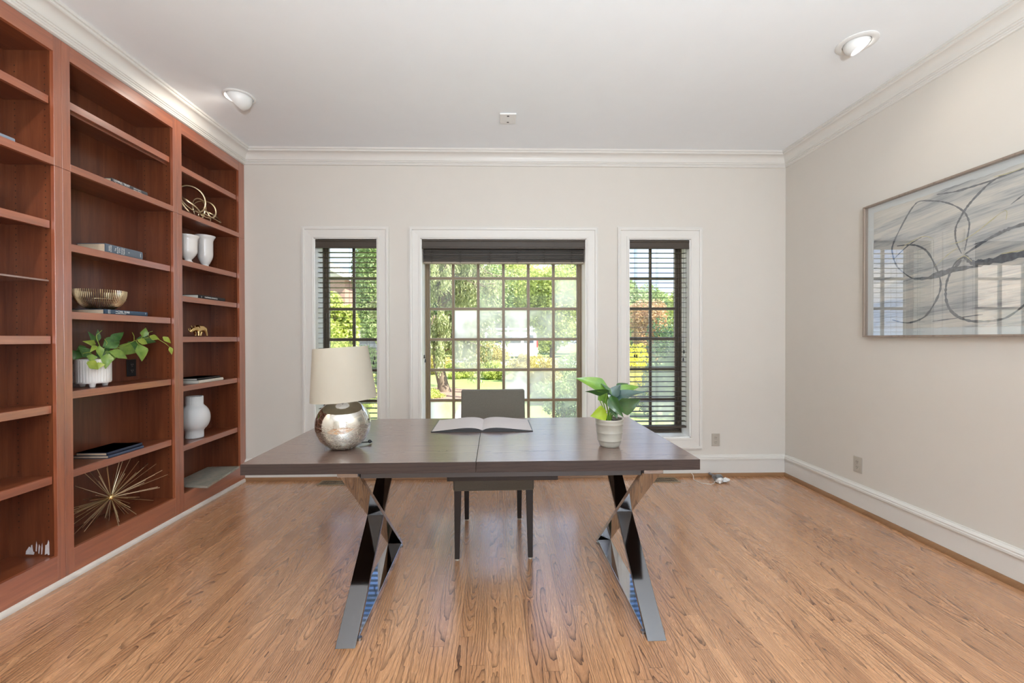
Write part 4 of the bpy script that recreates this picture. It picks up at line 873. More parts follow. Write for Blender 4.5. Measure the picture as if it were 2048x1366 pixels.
# two urn vases
def urn(label, c, h, rl, rb, neck):
    root = thing('urn_vase', label, 'vase', c, 0, 'white urn vases'); mb = MB()
    pr = [(0.034, 0.0003), (0.040, 0.002), (0.041, 0.008), (0.036, 0.012), (0.028, 0.020), (0.024, 0.028), (0.023, 0.034), (0.030, 0.042)]
    for i in range(1, 13):
        t = i / 12; z = 0.042 + (h - 0.042) * t
        if t < 0.35: r = 0.030 + (rb - 0.030) * math.sin(t / 0.35 * PI / 2)
        elif t < 0.8: r = rb + (neck - rb) * ((t - 0.35) / 0.45) ** 1.3
        else: r = neck + (rl - neck) * ((t - 0.8) / 0.2) ** 1.8
        pr.append((r, z))
    pr += [(rl - 0.001, h + 0.002), (rl - 0.006, h), (neck - 0.006, h - 0.03), (rb - 0.008, h * 0.45), (0.02, 0.05)]
    mb.lathe(pr, 44, caps=(True, True)); mb.build('vase_body', MT['ceramic'], root, smooth=True, ang=60); return root
urn('shorter white urn vase, left one of the pair', (-2.385, 3.325, 1.850), 0.215, 0.073, 0.060, 0.061)
urn('taller white urn vase, right one of the pair', (-2.415, 3.560, 1.850), 0.268, 0.074, 0.056, 0.056)

# rhino figurine
rh = thing('rhino_figurine', 'small gold rhinoceros figurine on a shelf of the corner unit', 'figurine', (-2.345, 3.385, 1.2903))
def skin(name, verts, edges, radii, mat, parent, sub=2):
    me = bpy.data.meshes.new(name); me.from_pydata(verts, edges, []); o = bpy.data.objects.new(name, me); COL.objects.link(o); o.parent = parent; me.materials.append(mat)
    o.modifiers.new('skin', 'SKIN').use_smooth_shade = True
    for i, r in enumerate(radii): me.skin_vertices[0].data[i].radius = (r, r) if not isinstance(r, tuple) else r
    me.skin_vertices[0].data[0].use_root = True
    s_ = o.modifiers.new('sub', 'SUBSURF'); s_.levels = sub; s_.render_levels = sub; return o
V = [(0, 0, .066), (0, .035, .070), (0, .058, .062), (0, -.032, .070), (0, -.056, .064), (0, -.078, .052), (0, -.096, .040), (0, -.106, .036),
     (.016, -.034, .045), (.018, -.036, .020), (.018, -.038, .004), (-.016, -.034, .045), (-.018, -.020, .020), (-.018, -.018, .004),
     (.015, .048, .045), (.018, .056, .020), (.018, .060, .004), (-.015, .048, .045), (-.018, .040, .020), (-.018, .038, .004), (0, .070, .052), (0, .078, .036)]
Eg = [(0, 1), (1, 2), (0, 3), (3, 4), (4, 5), (5, 6), (6, 7), (3, 8), (8, 9), (9, 10), (3, 11), (11, 12), (12, 13), (1, 14), (14, 15), (15, 16), (1, 17), (17, 18), (18, 19), (2, 20), (20, 21)]
Rd = [.025, .026, .018, .024, .018, .015, .011, .009, .011, .008, .008, .011, .008, .008, .012, .008, .008, .012, .008, .008, .004, .002]
skin('body', V, Eg, Rd, MT['gold'], rh)
mb = MB(); mb.tube([(0, -.104, .040), (0, -.116, .050), (0, -.122, .066)], [.006, .004, .0006], 8); mb.build('horn', MT['gold'], rh, smooth=True)
mb = MB(); mb.tube([(0, -.092, .048), (0, -.099, .058), (0, -.102, .066)], [.004, .003, .0005], 8); mb.build('horn', MT['gold'], rh, smooth=True)
for sx in (-1, 1): mb = MB(); mb.tube([(sx * .009, -.066, .064), (sx * .013, -.066, .076), (sx * .015, -.070, .088)], [.004, .0055, .0006], 8); mb.build('ear', MT['gold'], rh, smooth=True)

# round vase with ribbed neck and foot
vs_ = thing('round_vase', 'matte white round vase with ribbed neck and ribbed foot', 'vase', (-2.402, 3.405, 0.4963))
def rib(a, z): return 1.0 - 0.03 * (0.5 + 0.5 * math.cos(a * 44)) * (1 if (z < 0.058 or z > 0.262) else 0)
pr = [(0.058, 0.0004), (0.061, 0.003), (0.061, 0.054), (0.064, 0.060)]
for i in range(15): t = -PI / 2 * 0.72 + (PI * 0.72) * i / 14; pr.append((0.041 + 0.063 * math.cos(t), 0.158 + 0.100 * math.sin(t)))
pr += [(0.061, 0.258), (0.0595, 0.264), (0.0595, 0.322), (0.058, 0.325), (0.053, 0.325), (0.052, 0.27), (0.03, 0.25)]
mb = MB(); mb.lathe(pr, 176, flute=rib, caps=(True, True)); mb.build('vase_body', MT['matte'], vs_, smooth=True, ang=40)

# stone slab
m, nt = new_mat('stone_slab'); P = OBJC(nt); a1 = NOISE(nt, P, 9, 6, 0.7, 1.5)[0]; a2 = NOISE(nt, P, 220, 3)[0]
c = RAMP(nt, a1, [(0.3, (0.13, 0.15, 0.12)), (0.5, (0.30, 0.30, 0.25)), (0.62, (0.38, 0.32, 0.26)), (0.75, (0.20, 0.22, 0.19))]); c = MIX(nt, MA(nt, 'MULTIPLY', a2, 0.35), c, (0.45, 0.43, 0.38)); OUT(nt, PR(nt, c, 0.3))
mb = MB(); poly = [(-2.180, 3.222), (-2.250, 3.725), (-2.505, 3.705), (-2.490, 3.262)]; ctr = (-2.355, 3.48)
N = []
for i in range(4):
    a, b = poly[i], poly[(i + 1) % 4]
    for k in range(12): t = k / 12; j = random.uniform(-0.0015, 0.0015); N.append((a[0] + (b[0] - a[0]) * t - ctr[0] + j, a[1] + (b[1] - a[1]) * t - ctr[1] + j))
mb.prism(N, 0.0005, 0.0165, 'z'); o = mb.build('stone_slab', m, None, loc=(ctr[0], ctr[1], 0.1562)); tag(o, 'grey green stone slab lying askew in the bottom of the corner unit', 'stone slab')

# pine cone
pcn = thing('pine_cone', 'brown pine cone on a shelf at the left photo edge', 'pine cone', (-2.385, 2.028, 1.8805))
cm = leaf_mat('cone_scale', (0.28, 0.15, 0.07), (0.62, 0.46, 0.26), 0.6, 0.0, False, 60); mb = MB(); k = 0
for ring_ in range(13):
    t = ring_ / 12; z = 0.012 + 0.108 * t; rr = 0.050 * math.sin(PI * (0.22 + 0.74 * t)) ** 0.8
    for q in range(max(4, int(14 * rr / 0.05))):
        a = q * 2 * PI / max(4, int(14 * rr / 0.05)) + ring_ * 0.4
        d = Vector((math.cos(a), math.sin(a), 0)); mb.leaf(Vector((0, 0, z - 0.006)) + d * 0.01, Vector((0, 0, z + 0.006)) + d * rr, 0.024, (0, 0, 1), 0.1, 0.2, 4, False)
mb.lathe([(0.012, 0.001), (0.02, 0.02), (0.016, 0.09), (0.003, 0.118)], 12); mb.build('scales', cm, pcn, smooth=True)

# ------------------------------------------------------------------ framed art on the right wall
AY0, AY1, AZ0, AZ1 = 1.560, 2.987, 1.274, 2.200
art = thing('framed_art', 'large framed abstract painting of grey brush strokes on the right wall', 'painting', (XR, (AY0 + AY1) / 2, AZ0)); AL = (-XR, -(AY0 + AY1) / 2, -AZ0)
fm = wood('taupe_frame_wood', 'Y', 0.3, 2.0, (0.34, 0.27, 0.22), (0.26, 0.20, 0.16), (0.13, 0.09, 0.07), seam=False, rough=0.35, strength=0.5)
x0, x1 = XR - 0.044, XR - 0.001; w = 0.012
for q in ((AY0, AY1, AZ0, AZ0 + w), (AY0, AY1, AZ1 - w, AZ1), (AY0, AY0 + w, AZ0 + w, AZ1 - w), (AY1 - w, AY1, AZ0 + w, AZ1 - w)):
    mb = MB(); mb.box(x0, x1, *q); mb.build('frame_bar', fm, art, loc=AL, bevel=0.001)
mb = MB(); mb.box(XR - 0.014, XR - 0.001, AY0 + w, AY1 - w, AZ0 + w, AZ1 - w); mb.build('mat_board', pbr('mat_board', (0.62, 0.65, 0.65), 0.8, var=0.01), art, loc=AL)
m, nt = new_mat('painted_canvas'); P = OBJC(nt); s = SEP(nt, P)
yy = MA(nt, 'ADD', s[1], MA(nt, 'MULTIPLY', s[2], 0.25)); zz = MA(nt, 'ADD', s[2], MA(nt, 'MULTIPLY', s[1], 0.10))
v1 = COMB(nt, 0.0, MA(nt, 'MULTIPLY', yy, 1.6), MA(nt, 'MULTIPLY', zz, 13.0)); v2 = COMB(nt, 3.0, MA(nt, 'MULTIPLY', yy, 6.0), MA(nt, 'MULTIPLY', zz, 120.0))
n1 = NOISE(nt, v1, 1.0, 5, 0.6, 0.4)[0]; n2 = NOISE(nt, v2, 1.0, 3, 0.6)[0]
f = MA(nt, 'ADD', MA(nt, 'MULTIPLY', n1, 0.75), MA(nt, 'MULTIPLY', n2, 0.30))
c = RAMP(nt, f, [(0.32, (0.13, 0.14, 0.155)), (0.42, (0.31, 0.32, 0.33)), (0.50, (0.47, 0.475, 0.46)), (0.60, (0.62, 0.59, 0.53)), (0.75, (0.68, 0.66, 0.62))])
OUT(nt, PR(nt, c, 0.7, 0.0, BUMP(nt, n2, 0.3, 0.001)))
py0, py1, pz0, pz1 = AY0 + 0.05, AY1 - 0.062, AZ0 + 0.055, AZ1 - 0.055
mb = MB(); random.seed(4); top = [(py0 + (py1 - py0) * i / 60, pz1 + random.uniform(-0.003, 0.002)) for i in range(61)]; bot = [(py1 - (py1 - py0) * i / 60, pz0 + random.uniform(-0.002, 0.003)) for i in range(61)]
mb.prism(top + bot, XR - 0.0175, XR - 0.0142, 'x'); cv = mb.build('canvas', m, art, loc=AL)
STROKES = {'c1': [(2.497, 2.089), (2.594, 2.121), (2.648, 2.096), (2.72, 1.998), (2.78, 1.891), (2.783, 1.83), (2.752, 1.743), (2.688, 1.677), (2.637, 1.641)], 'c1b': [(2.594, 2.121), (2.488, 2.085), (2.41, 2.04), (2.348, 1.98), (2.322, 1.919), (2.322, 1.876), (2.332, 1.818), (2.343, 1.76)], 'c2': [(2.07, 2.111), (2.155, 2.116), (2.217, 2.099), (2.275, 2.057), (2.329, 2.006), (2.368, 1.949), (2.392, 1.894), (2.388, 1.822), (2.359, 1.746)], 'c3': [(2.752, 1.875), (2.668, 1.864), (2.608, 1.843), (2.55, 1.793), (2.504, 1.701), (2.477, 1.623), (2.476, 1.55), (2.512, 1.47), (2.567, 1.399), (2.646, 1.368), (2.707, 1.368), (2.783, 1.389)], 'c4': [(2.347, 1.726), (2.392, 1.699), (2.425, 1.633), (2.442, 1.573), (2.441, 1.491), (2.415, 1.426), (2.358, 1.379), (2.28, 1.358), (2.15, 1.37), (2.05, 1.45)], 'd1': [(2.637, 1.641), (2.531, 1.635), (2.425, 1.651), (2.359, 1.711)], 'd2': [(2.343, 1.73), (2.296, 1.682), (2.222, 1.677), (2.068, 1.688), (1.8, 1.70)], 'd3': [(2.343, 1.738), (2.223, 1.801), (2.154, 1.824), (2.068, 1.837), (1.8, 1.85)], 'd4': [(2.768, 1.797), (2.678, 1.859), (2.584, 1.895)], 'd5': [(2.128, 1.952), (2.069, 1.987)], 'd6': [(2.54, 1.641), (2.425, 1.66), (2.251, 1.662)], 'd7': [(2.521, 1.368), (2.39, 1.381), (2.25, 1.395)], 'e1': [(2.497, 2.128), (2.393, 2.11), (2.298, 2.107), (2.217, 2.107), (2.07, 2.117)], 'e2': [(2.297, 1.784), (2.223, 1.797), (2.154, 1.816)], 'f': [(2.07, 2.111), (1.9, 2.05), (1.75, 1.9), (1.72, 1.7), (1.8, 1.5), (1.95, 1.42)]}
GOLD = {'g1': [(2.426, 1.813), (2.36, 1.816), (2.32, 1.832), (2.274, 1.855), (2.154, 1.928), (2.147, 1.878)], 'g2': [(2.504, 1.701), (2.425, 1.759), (2.376, 1.784)], 'g3': [(2.167, 1.707), (2.127, 1.707), (2.068, 1.707)], 'g4': [(2.203, 2.122), (2.135, 2.116), (2.07, 2.121)], 'g5': [(2.383, 1.715), (2.343, 1.73), (2.304, 1.692)], 'g6': [(2.72, 1.858), (2.589, 1.896), (2.514, 1.869)]}
WD = {'d1': 0.022, 'd2': 0.040, 'd3': 0.018, 'd6': 0.026, 'c1': 0.011, 'c1b': 0.010, 'c2': 0.013, 'c3': 0.012, 'c4': 0.015, 'e1': 0.012, 'f': 0.009}
def cr(pts, n=10):
    out = []; P4 = [pts[0]] + list(pts) + [pts[-1]]
    for i in range(1, len(P4) - 2):
        for k in range(n):
            t = k / n; p = [0.5 * (2 * P4[i][d] + (P4[i + 1][d] - P4[i - 1][d]) * t + (2 * P4[i - 1][d] - 5 * P4[i][d] + 4 * P4[i + 1][d] - P4[i + 2][d]) * t * t + (-P4[i - 1][d] + 3 * P4[i][d] - 3 * P4[i + 1][d] + P4[i + 2][d]) * t ** 3) for d in (0, 1)]; out.append(p)
    return out + [list(pts[-1])]
def ribbon(mb, pts, w, x):
    q = cr(pts, 7); vs = []
    for i, p in enumerate(q):
        a = q[max(0, i - 1)]; b = q[min(len(q) - 1, i + 1)]; d = Vector((b[0] - a[0], b[1] - a[1])); d = d.normalized() if d.length > 0 else Vector((1, 0)); t = i / (len(q) - 1)
        ww = w * 0.5 * (0.35 + 0.65 * math.sin(PI * t) ** 0.5) * random.uniform(0.55, 1.25)
        vs += [(x, p[0] - d.y * ww, p[1] + d.x * ww), (x, p[0] + d.y * ww, p[1] - d.x * ww)]
    mb.add(vs, [(2 * i, 2 * i + 1, 2 * i + 3, 2 * i + 2) for i in range(len(q) - 1)])
mb = MB()
for i, (k, v) in enumerate(STROKES.items()): ribbon(mb, v, WD.get(k, 0.007), XR - 0.0178 - 0.00008 * i)
mb.build('charcoal_lines', pbr('charcoal', (0.13, 0.14, 0.155), 0.8, var=0.75, nscale=60), cv)
mb = MB()
for i, (k, v) in enumerate(GOLD.items()): ribbon(mb, v, 0.005, XR - 0.0192 - 0.00005 * i)
mb.build('yellow_lines', pbr('ochre_line', (0.52, 0.48, 0.26), 0.5, var=0.3, nscale=70), cv)
mb = MB(); mb.add([(XR - 0.034, AY0 + w, AZ0 + w), (XR - 0.034, AY0 + w, AZ1 - w), (XR - 0.034, AY1 - w, AZ1 - w), (XR - 0.034, AY1 - w, AZ0 + w)], [(0, 1, 2, 3)])
pg_ = mb.build('picture_glass', MT['picglass'], art, loc=AL)
if pg_.data.polygons[0].normal.x > 0: pg_.data.flip_normals()

# ------------------------------------------------------------------ outside
GZ = -0.30
rng = np.random.default_rng(5)
def leafmesh(name, pts, size, mat, parent=None, hang=None, aspect=1.6, loc=(0, 0, 0)):
    n = len(pts); pts = np.asarray(pts, float) - np.asarray(loc, float)
    a = rng.normal(size=(n, 3)); a /= np.linalg.norm(a, axis=1)[:, None]
    if hang is not None: a = a * (1 - hang) + np.array([0, 0, -1.0]) * hang; a /= np.linalg.norm(a, axis=1)[:, None]
    b = np.cross(a, rng.normal(size=(n, 3))); b /= np.linalg.norm(b, axis=1)[:, None]
    s = size * rng.uniform(0.6, 1.3, n)[:, None]
    V_ = np.stack([pts - a * s * aspect / 2, pts + b * s / 2, pts + a * s * aspect / 2, pts - b * s / 2], 1).reshape(-1, 3)
    me = bpy.data.meshes.new(name); me.vertices.add(4 * n); me.vertices.foreach_set('co', V_.ravel())
    me.loops.add(4 * n); me.loops.foreach_set('vertex_index', np.arange(4 * n)); me.polygons.add(n)
    me.polygons.foreach_set('loop_start', np.arange(n) * 4); me.polygons.foreach_set('loop_total', np.full(n, 4)); me.update()
    at = me.attributes.new('rnd', 'FLOAT', 'POINT'); at.data.foreach_set('value', np.repeat(rng.random(n), 4))
    me.materials.append(mat); o = bpy.data.objects.new(name, me); COL.objects.link(o)
    if parent is not None: o.parent = parent
    else: o.location = loc
    return o
def blob(c, r, n):
    d = rng.normal(size=(n, 3)); d /= np.linalg.norm(d, axis=1)[:, None]
    return np.array(c) + d * np.array(r) * (rng.random(n) ** 0.28)[:, None]
def crown(c, r, n, nb=14, rs=0.42):
    """a crown of many leaf clumps"""
    out = []; c = np.array(c); r = np.array(r)
    for i in range(nb):
        d = rng.normal(size=3); d /= np.linalg.norm(d); cc = c + d * r * rng.uniform(0.45, 0.85)
        out.append(blob(cc, r * rs * rng.uniform(0.7, 1.2), n // nb))
    return np.concatenate(out)
LM = {'green': leaf_mat('tree_leaves', (0.20, 0.30, 0.09), (0.60, 0.70, 0.30), 0.5, 0.4, True, 0.8),
      'yellow': leaf_mat('yellow_green_leaves', (0.34, 0.42, 0.08), (0.78, 0.82, 0.28), 0.5, 0.4, True, 0.8),
      'deep': leaf_mat('deep_leaves', (0.05, 0.12, 0.04), (0.20, 0.30, 0.12), 0.5, 0.3, True, 0.8),
      'conifer': leaf_mat('conifer_needles', (0.15, 0.21, 0.06), (0.64, 0.66, 0.34), 0.6, 0.3, True, 2.0),
      'gold': leaf_mat('golden_leaves', (0.45, 0.38, 0.12), (0.85, 0.74, 0.30), 0.6, 0.3, True, 2.0),
      'autumn': leaf_mat('autumn_leaves', (0.42, 0.24, 0.10), (0.85, 0.60, 0.34), 0.6, 0.35, True, 1.5),
      'lemon': leaf_mat('lemon_leaves', (0.70, 0.62, 0.02), (0.98, 0.90, 0.06), 0.6, 0.35, True, 2.0)}
bark = pbr('bark', (0.22, 0.17, 0.12), 0.9, var=0.4, nscale=7, bump=0.6, bscale=30)
# lawn
m, nt = new_mat('grass'); P = OBJC(nt)
g1 = NOISE(nt, P, 0.35, 4)[0]; g2 = NOISE(nt, P, 9, 4, 0.7)[0]
c = RAMP(nt, MA(nt, 'ADD', MA(nt, 'MULTIPLY', g1, 0.6), MA(nt, 'MULTIPLY', g2, 0.4)), [(0.35, (0.20, 0.30, 0.07)), (0.55, (0.36, 0.44, 0.13)), (0.7, (0.52, 0.50, 0.24))]); OUT(nt, PR(nt, c, 0.9, 0.0, BUMP(nt, g2, 1.0, 0.03)))
mb = MB(); mb.box(-70, 70, YB + 0.27, 130, GZ - 0.2, GZ); o = struct(mb.build('lawn', m))
mb = MB(); mb.add([(-1.8 + 1.7 * math.cos(t) * (1 + .15 * math.sin(3 * t)), 12.0 + 1.5 * math.sin(t) * (1 + .1 * math.sin(5 * t)), GZ + 0.015) for t in [2 * PI * i / 30 for i in range(30)]], [tuple(range(30))])
tag(mb.build('mulch_bed', pbr('mulch', (0.34, 0.22, 0.15), 0.95, var=0.5, nscale=25, bump=0.8, bscale=40)), None, None, None, 'structure')
def pave(name, x0, x1, y0, y1, col, h=0.02):
    mb = MB(); mb.box(x0, x1, y0, y1, GZ, GZ + h); struct(mb.build(name, pbr(name + '_concrete', col, 0.8, nscale=2)))
pave('driveway', -14, 5.2, 25.5, 33, (0.62, 0.60, 0.57)); pave('walkway', -0.9, 0.25, YB + 0.3, 10.5, (0.62, 0.56, 0.50))

def tree(name, label, base, h, cr_, rr, n, mat, size, kind='tree', group=None, tr=0.16, nb=16, low=0.30):
    root = thing(name, label, kind, base, 0, group); bx, by, bz = base
    mb = MB(); pts = [(0, 0, -0.1), (tr * 0.6, 0, h * 0.2), (-tr * 0.4, 0, h * 0.4), (0, 0, h * 0.75)]
    mb.tube(pts, [tr * 1.3, tr, tr * 0.8, tr * 0.3], 10)
    mb.build('trunk', bark, root, smooth=True)
    for k in range(5):
        a = k * 1.3; z = h * (0.3 + 0.07 * k); mb = MB(); mb.tube([(0, 0, z), (rr * 0.3 * math.cos(a), rr * 0.3 * math.sin(a), z + h * 0.1), (rr * 0.65 * math.cos(a), rr * 0.65 * math.sin(a), z + h * 0.16)], [tr * 0.5, tr * 0.35, tr * 0.1], 6); mb.build('branch', bark, root, smooth=True)
    leafmesh('foliage', crown((bx, by, bz + cr_), (rr, rr, (h - cr_)), n, nb), size, mat, root, loc=base); return root
BG = [(-1.9, 34.5, 8.6, 2.9, 'green', 'round green tree just right of the drooping conifer'), (4.3, 34.5, 8.4, 2.9, 'yellow', 'bright yellow green tree right of the white van'),
      (10.5, 34.5, 6.1, 2.7, 'green', 'lower green tree left of the right window view'), (-5.2, 43, 10.5, 2.7, 'deep', 'dark green tree far behind the conifer'), (1.4, 43, 10.5, 3.0, 'yellow', 'tall yellow green tree above the white van'),
      (8.6, 42, 10.5, 2.7, 'deep', 'dark tree at the right end of the tree line'), (15.0, 42, 6.4, 2.6, 'green', 'far low tree behind the right window blind'), (-8.9, 31.0, 9.6, 1.5, 'green', 'leafy green tree filling the right panes of the left window'),
      (-7.7, 20, 3.6, 1.15, 'yellow', 'yellow green maple in the left panes of the left window')]
for (x, y, h, rr, k, lab) in BG: tree('leafy_tree', lab, (x, y, GZ), h, h * 0.52, rr, 26000 if y > 25 else 9000, LM[k], 0.15, group='trees beyond the lawn', nb=34)
tree('autumn_tree', 'orange pink autumn tree seen through the right window blind', (8.1, 23, GZ), 3.9, 2.2, 1.3, 9000, LM['autumn'], 0.09, nb=14)
tree('leafy_tree', 'golden green tree beside the autumn tree in the right window', (8.5, 19.6, GZ), 3.8, 2.0, 1.0, 9000, LM['yellow'], 0.09, nb=16)
tree('leafy_tree', 'low dark green tree behind the autumn tree', (12.2, 28, GZ), 4.6, 2.5, 2.0, 9000, LM['deep'], 0.14, nb=20)

# drooping conifer near the house
CB = (-1.72, 12.6, GZ)
root = thing('weeping_conifer', 'drooping conifer with crooked trunk on the lawn in the middle window', 'tree', CB)
mb = MB(); mb.tube([(0.12, 0, -0.1), (0.06, 0, 0.25), (-0.06, 0, 0.8), (-0.12, 0, 1.3), (0.0, 0, 2.2), (0.1, 0, 4.0), (0.1, 0, 6.0)], [0.22, 0.16, 0.15, 0.14, 0.12, 0.09, 0.04], 12); mb.build('trunk', bark, root, smooth=True)
random.seed(8); fol = []
for k in range(120):
    a = random.uniform(0, 2 * PI); z = random.uniform(1.1, 5.8); Lb = random.uniform(0.9, 2.0) * (1.0 if z < 4 else 0.75)
    e = Vector((Lb * math.cos(a), Lb * math.sin(a), z + random.uniform(-0.2, 0.5))); mid = Vector((e.x * 0.5, e.y * 0.5, z + 0.35))
    if k < 60: mb = MB(); mb.tube([(0, 0, z), mid, e, e * 1.05 + Vector((0, 0, -0.3))], [0.035, 0.024, 0.012, 0.005], 5); mb.build('branch', bark, root, smooth=True)
    for q in range(22):
        t = random.uniform(0.25, 1.05); p = (mid * (2 * t) if t < 0.5 else mid + (e - mid) * (2 * t - 1)) if t < 0.5 else mid + (e - mid) * (2 * t - 1)
        if t < 0.5: p = Vector((0, 0, z)) + (mid - Vector((0, 0, z))) * (2 * t)
        hl = random.uniform(0.25, 0.75); m_n = 34; tt = rng.random(m_n)
        sx, sy = random.uniform(-.12, .12), random.uniform(-.12, .12)
        fol.append(np.stack([CB[0] + p.x + sx * tt + rng.normal(0, 0.035, m_n), CB[1] + p.y + sy * tt + rng.normal(0, 0.035, m_n), CB[2] + p.z - hl * tt + rng.normal(0, 0.02, m_n)], 1))
leafmesh('foliage', np.concatenate(fol), 0.036, LM['conifer'], root, hang=0.62, aspect=2.4, loc=CB)

def bush(label, c, r, n, mat, size, group='garden shrubs'):
    root = thing('shrub', label, 'shrub', (c[0], c[1], GZ), 0, group)
    leafmesh('foliage', np.concatenate([crown((c[0], c[1], GZ + r[2] * 0.75), r, n, 12, 0.5)]), size, mat, root, loc=(c[0], c[1], GZ))
    mb = MB(); mb.tube([(0, 0, -0.05), (0.02, 0, r[2] * 0.5), (0.0, 0.02, r[2])], [0.03, 0.025, 0.01], 6); mb.build('stem', bark, root); return root
bush('clipped yellow green shrub left of the lawn gap', (-1.55, 17.0), (0.75, 0.5, 0.34), 5000, LM['yellow'], 0.05)
bush('clipped yellow green shrub right of the lawn gap', (-0.15, 16.6), (0.62, 0.5, 0.38), 5000, LM['yellow'], 0.05)
bush('wide golden shrub mound behind the clipped shrubs', (-0.5, 19.5), (1.2, 0.7, 0.75), 6000, LM['gold'], 0.06)
bush('golden shrub mound below the conifer, left of the clipped shrubs', (-3.1, 19.0), (1.0, 0.7, 0.62), 6000, LM['gold'], 0.06)
bush('golden shrub in front of the white van wheel', (0.95, 15.6), (0.6, 0.5, 0.55), 5000, LM['gold'], 0.05)
bush('large round shrub with coppery tint right of the van', (1.28, 12.2), (0.62, 0.5, 0.62), 9000, LM['gold'], 0.035)
bush('low green shrub behind the chair back', (1.25, 10.2), (0.55, 0.4, 0.32), 6000, LM['green'], 0.035)
bush('light green shrub at the right edge of the middle window', (2.0, 10.8), (0.55, 0.5, 0.75), 7000, LM['green'], 0.035)
bush('dark green shrub close under the middle window', (1.15, 7.6), (0.62, 0.4, 0.30), 8000, LM['deep'], 0.025)
bush('brownish green shrub at the foot of the window, left side', (-0.35, 9.2), (0.25, 0.25, 0.16), 2500, LM['yellow'], 0.025)
bush('groundcover tuft around the conifer trunk', (-1.95, 11.2), (0.5, 0.4, 0.16), 3500, LM['yellow'], 0.03)
bush('lemon yellow shrub behind the left slats of the right window', (3.12, 9.9), (0.36, 0.36, 0.95), 8000, LM['lemon'], 0.03)
bush('dark green shrub behind the lower slats of the right window', (3.30, 8.4), (0.45, 0.38, 0.62), 8000, LM['deep'], 0.03)
bush('olive shrub at the right of the lower right window', (4.35, 8.9), (0.40, 0.4, 0.70), 7000, LM['deep'], 0.03)
bush('blue green spiky shrub in the right window', (4.55, 11.2), (0.75, 0.6, 1.05), 8000, LM['deep'], 0.045)
bush('bright green shrub behind the lamp in the left window', (-3.15, 9.6), (0.60, 0.5, 0.62), 8000, LM['yellow'], 0.035)
bush('green hedge clump beyond the lamp shade', (-4.3, 13.5), (1.1, 0.6, 0.85), 8000, LM['green'], 0.045)
bush('yellow hedge clump left of the dark car', (-6.3, 16.4), (0.8, 0.6, 0.8), 8000, LM['yellow'], 0.06)

# white work van with ladder rack
vw = pbr('van_paint', (0.85, 0.86, 0.87), 0.3); vg = pbr('car_glass', (0.05, 0.06, 0.07), 0.08)
vn = thing('work_van', 'white van with a ladder rack parked beyond the shrubs', 'van', (0.15, 29.6, GZ + 0.021))
mb = MB(); mb.prism([(-2.55, 0.35), (2.45, 0.35), (2.5, 0.9), (2.38, 1.85), (2.28, 1.98), (-1.2, 1.98), (-1.75, 1.35), (-2.5, 1.12), (-2.6, 0.7)], -0.95, 0.95, 'y'); mb.build('body', vw, vn, bevel=0.05, bseg=3, smooth=True)
for q in ((1.55, 2.2), (0.2, 1.35), (-0.95, 0.05)):
    mb = MB(); mb.box(q[0], q[1], -0.965, -0.952, 1.25, 1.78); mb.build('window', vg, vn, bevel=0.01)
mb = MB(); mb.box(2.40, 2.50, -0.97, -0.80, 0.95, 1.55); mb.build('tail_light', pbr('red_lens', (0.6, 0.05, 0.03), 0.3), vn)
for x in (-1.7, 1.6):
    for y in (-0.90, 0.66):
        mb = MB(); mb.lathe([(0.34, 0.0), (0.36, 0.04), (0.36, 0.20), (0.34, 0.24)], 24, Matrix.Translation((x, y + 0.12, 0.36)) @ Matrix.Rotation(PI / 2, 4, 'X') @ Matrix.Translation((0, 0, -0.12))); mb.build('wheel', MT['black'], vn, smooth=True)
mb = MB()
for y in (-0.8, 0.8): mb.tube([(-1.0, y, 2.22), (2.3, y, 2.22)], 0.035, 8)
for x in (-0.8, 0.5, 2.1):
    mb.tube([(x, -0.8, 2.22), (x, 0.8, 2.22)], 0.03, 8)
    for y in (-0.8, 0.8): mb.tube([(x, y, 1.95), (x, y, 2.40)], 0.03, 8)
mb.build('ladder_rack', vw, vn, smooth=True)
# dark car in the left window
cr2 = thing('parked_car', 'dark car parked in the drive in the left window', 'car', (-8.3, 24.0, GZ + 0.001), 1.2)
mb = MB(); mb.prism([(-2.1, 0.3), (2.1, 0.3), (2.15, 0.85), (1.5, 0.95), (1.0, 1.5), (-1.2, 1.55), (-1.9, 1.0), (-2.15, 0.8)], -0.85, 0.85, 'y'); mb.build('body', pbr('bronze_paint', (0.06, 0.05, 0.045), 0.25), cr2, bevel=0.06, bseg=3, smooth=True)
mb = MB(); mb.prism([(1.38, 0.98), (0.95, 1.43), (-1.1, 1.46), (-1.65, 1.0)], -0.862, 0.862, 'y'); mb.build('side_windows', vg, cr2)
for x in (-1.35, 1.35):
    for y in (-0.86, 0.64): mb = MB(); mb.lathe([(0.31, 0.0), (0.33, 0.04), (0.33, 0.18), (0.31, 0.22)], 20, Matrix.Translation((x, y + 0.22, 0.33)) @ Matrix.Rotation(PI / 2, 4, 'X')); mb.build('wheel', MT['black'], cr2, smooth=True)
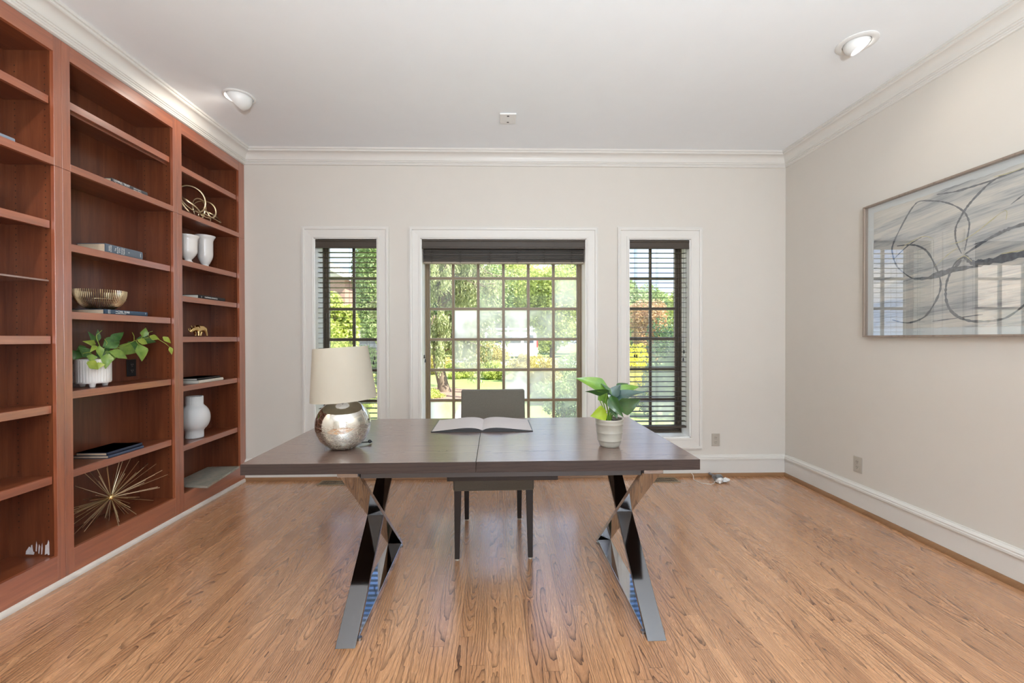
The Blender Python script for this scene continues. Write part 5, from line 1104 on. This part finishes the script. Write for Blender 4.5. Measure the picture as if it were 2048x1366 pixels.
# neighbour house
hw = pbr('house_siding', (0.78, 0.72, 0.64), 0.8, nscale=2); hr = pbr('roof_shingle', (0.40, 0.36, 0.34), 0.9, var=0.3, nscale=12); hb = pbr('house_brick', (0.42, 0.26, 0.19), 0.9, var=0.3, nscale=10)
hs = thing('neighbour_house', 'neighbouring house with white garage and gabled roof in the left window', 'house', (-15, 37, GZ))
mb = MB(); mb.box(-6, 2.1, -1, 6, 0, 6.8); mb.build('wall', hb, hs)
mb = MB(); mb.prism([(-6.6, 6.7), (-2.0, 9.4), (2.7, 6.7), (2.7, 6.5), (-2.0, 9.15), (-6.6, 6.5)], -1.6, 6.5, 'y'); mb.build('roof', hr, hs)
mb = MB(); mb.prism([(-6.6, 6.6), (-2.0, 9.3), (2.8, 6.6), (2.8, 6.35), (-2.0, 9.0), (-6.6, 6.35)], -1.75, -1.62, 'y'); mb.build('barge_board', vw, hs)
mb = MB(); mb.prism([(-6, 6.8), (2.1, 6.8), (-2.0, 9.1)], -1.0, -0.9, 'y'); mb.build('gable_wall', hw, hs)
mb = MB(); mb.box(2.12, 6.6, -2, 4, 0, 3.0); mb.build('garage_wall', vw, hs)
mb = MB(); mb.box(2.9, 5.0, -2.06, -2.01, 0.3, 2.5); mb.build('garage_door', pbr('garage_door_paint', (0.70, 0.60, 0.45), 0.6), hs)
mb = MB(); mb.prism([(1.9, 3.0), (6.9, 3.0), (6.9, 3.15), (4.4, 4.3), (1.9, 4.2)], -2.4, 4.2, 'y'); mb.build('garage_roof', hr, hs)
mb = MB(); mb.box(5.5, 6.3, -2.05, -2.01, 0.9, 2.4); mb.build('window', vg, hs)
# the house's own brick wing at the left, beside the window wall
m, nt = new_mat('sunlit_brick'); P = OBJC(nt); s = SEP(nt, P); bt = nt.nodes.new('ShaderNodeTexBrick'); setin(nt, bt.inputs['Vector'], COMB(nt, s[1], s[2], 0.0))
bt.inputs['Scale'].default_value = 1.0; bt.inputs['Brick Width'].default_value = 0.21; bt.inputs['Row Height'].default_value = 0.075; bt.inputs['Mortar Size'].default_value = 0.006
for i, c in ((1, (0.62, 0.47, 0.40)), (2, (0.70, 0.58, 0.50)), (3, (0.75, 0.72, 0.68))): bt.inputs[i].default_value = (*c, 1)
OUT(nt, PR(nt, bt.outputs[0], 0.9))
mb = MB(); mb.box(-9.0, -4.05, YB + 0.6, 8.6, GZ, 5.2); struct(mb.build('wall_exterior', m))
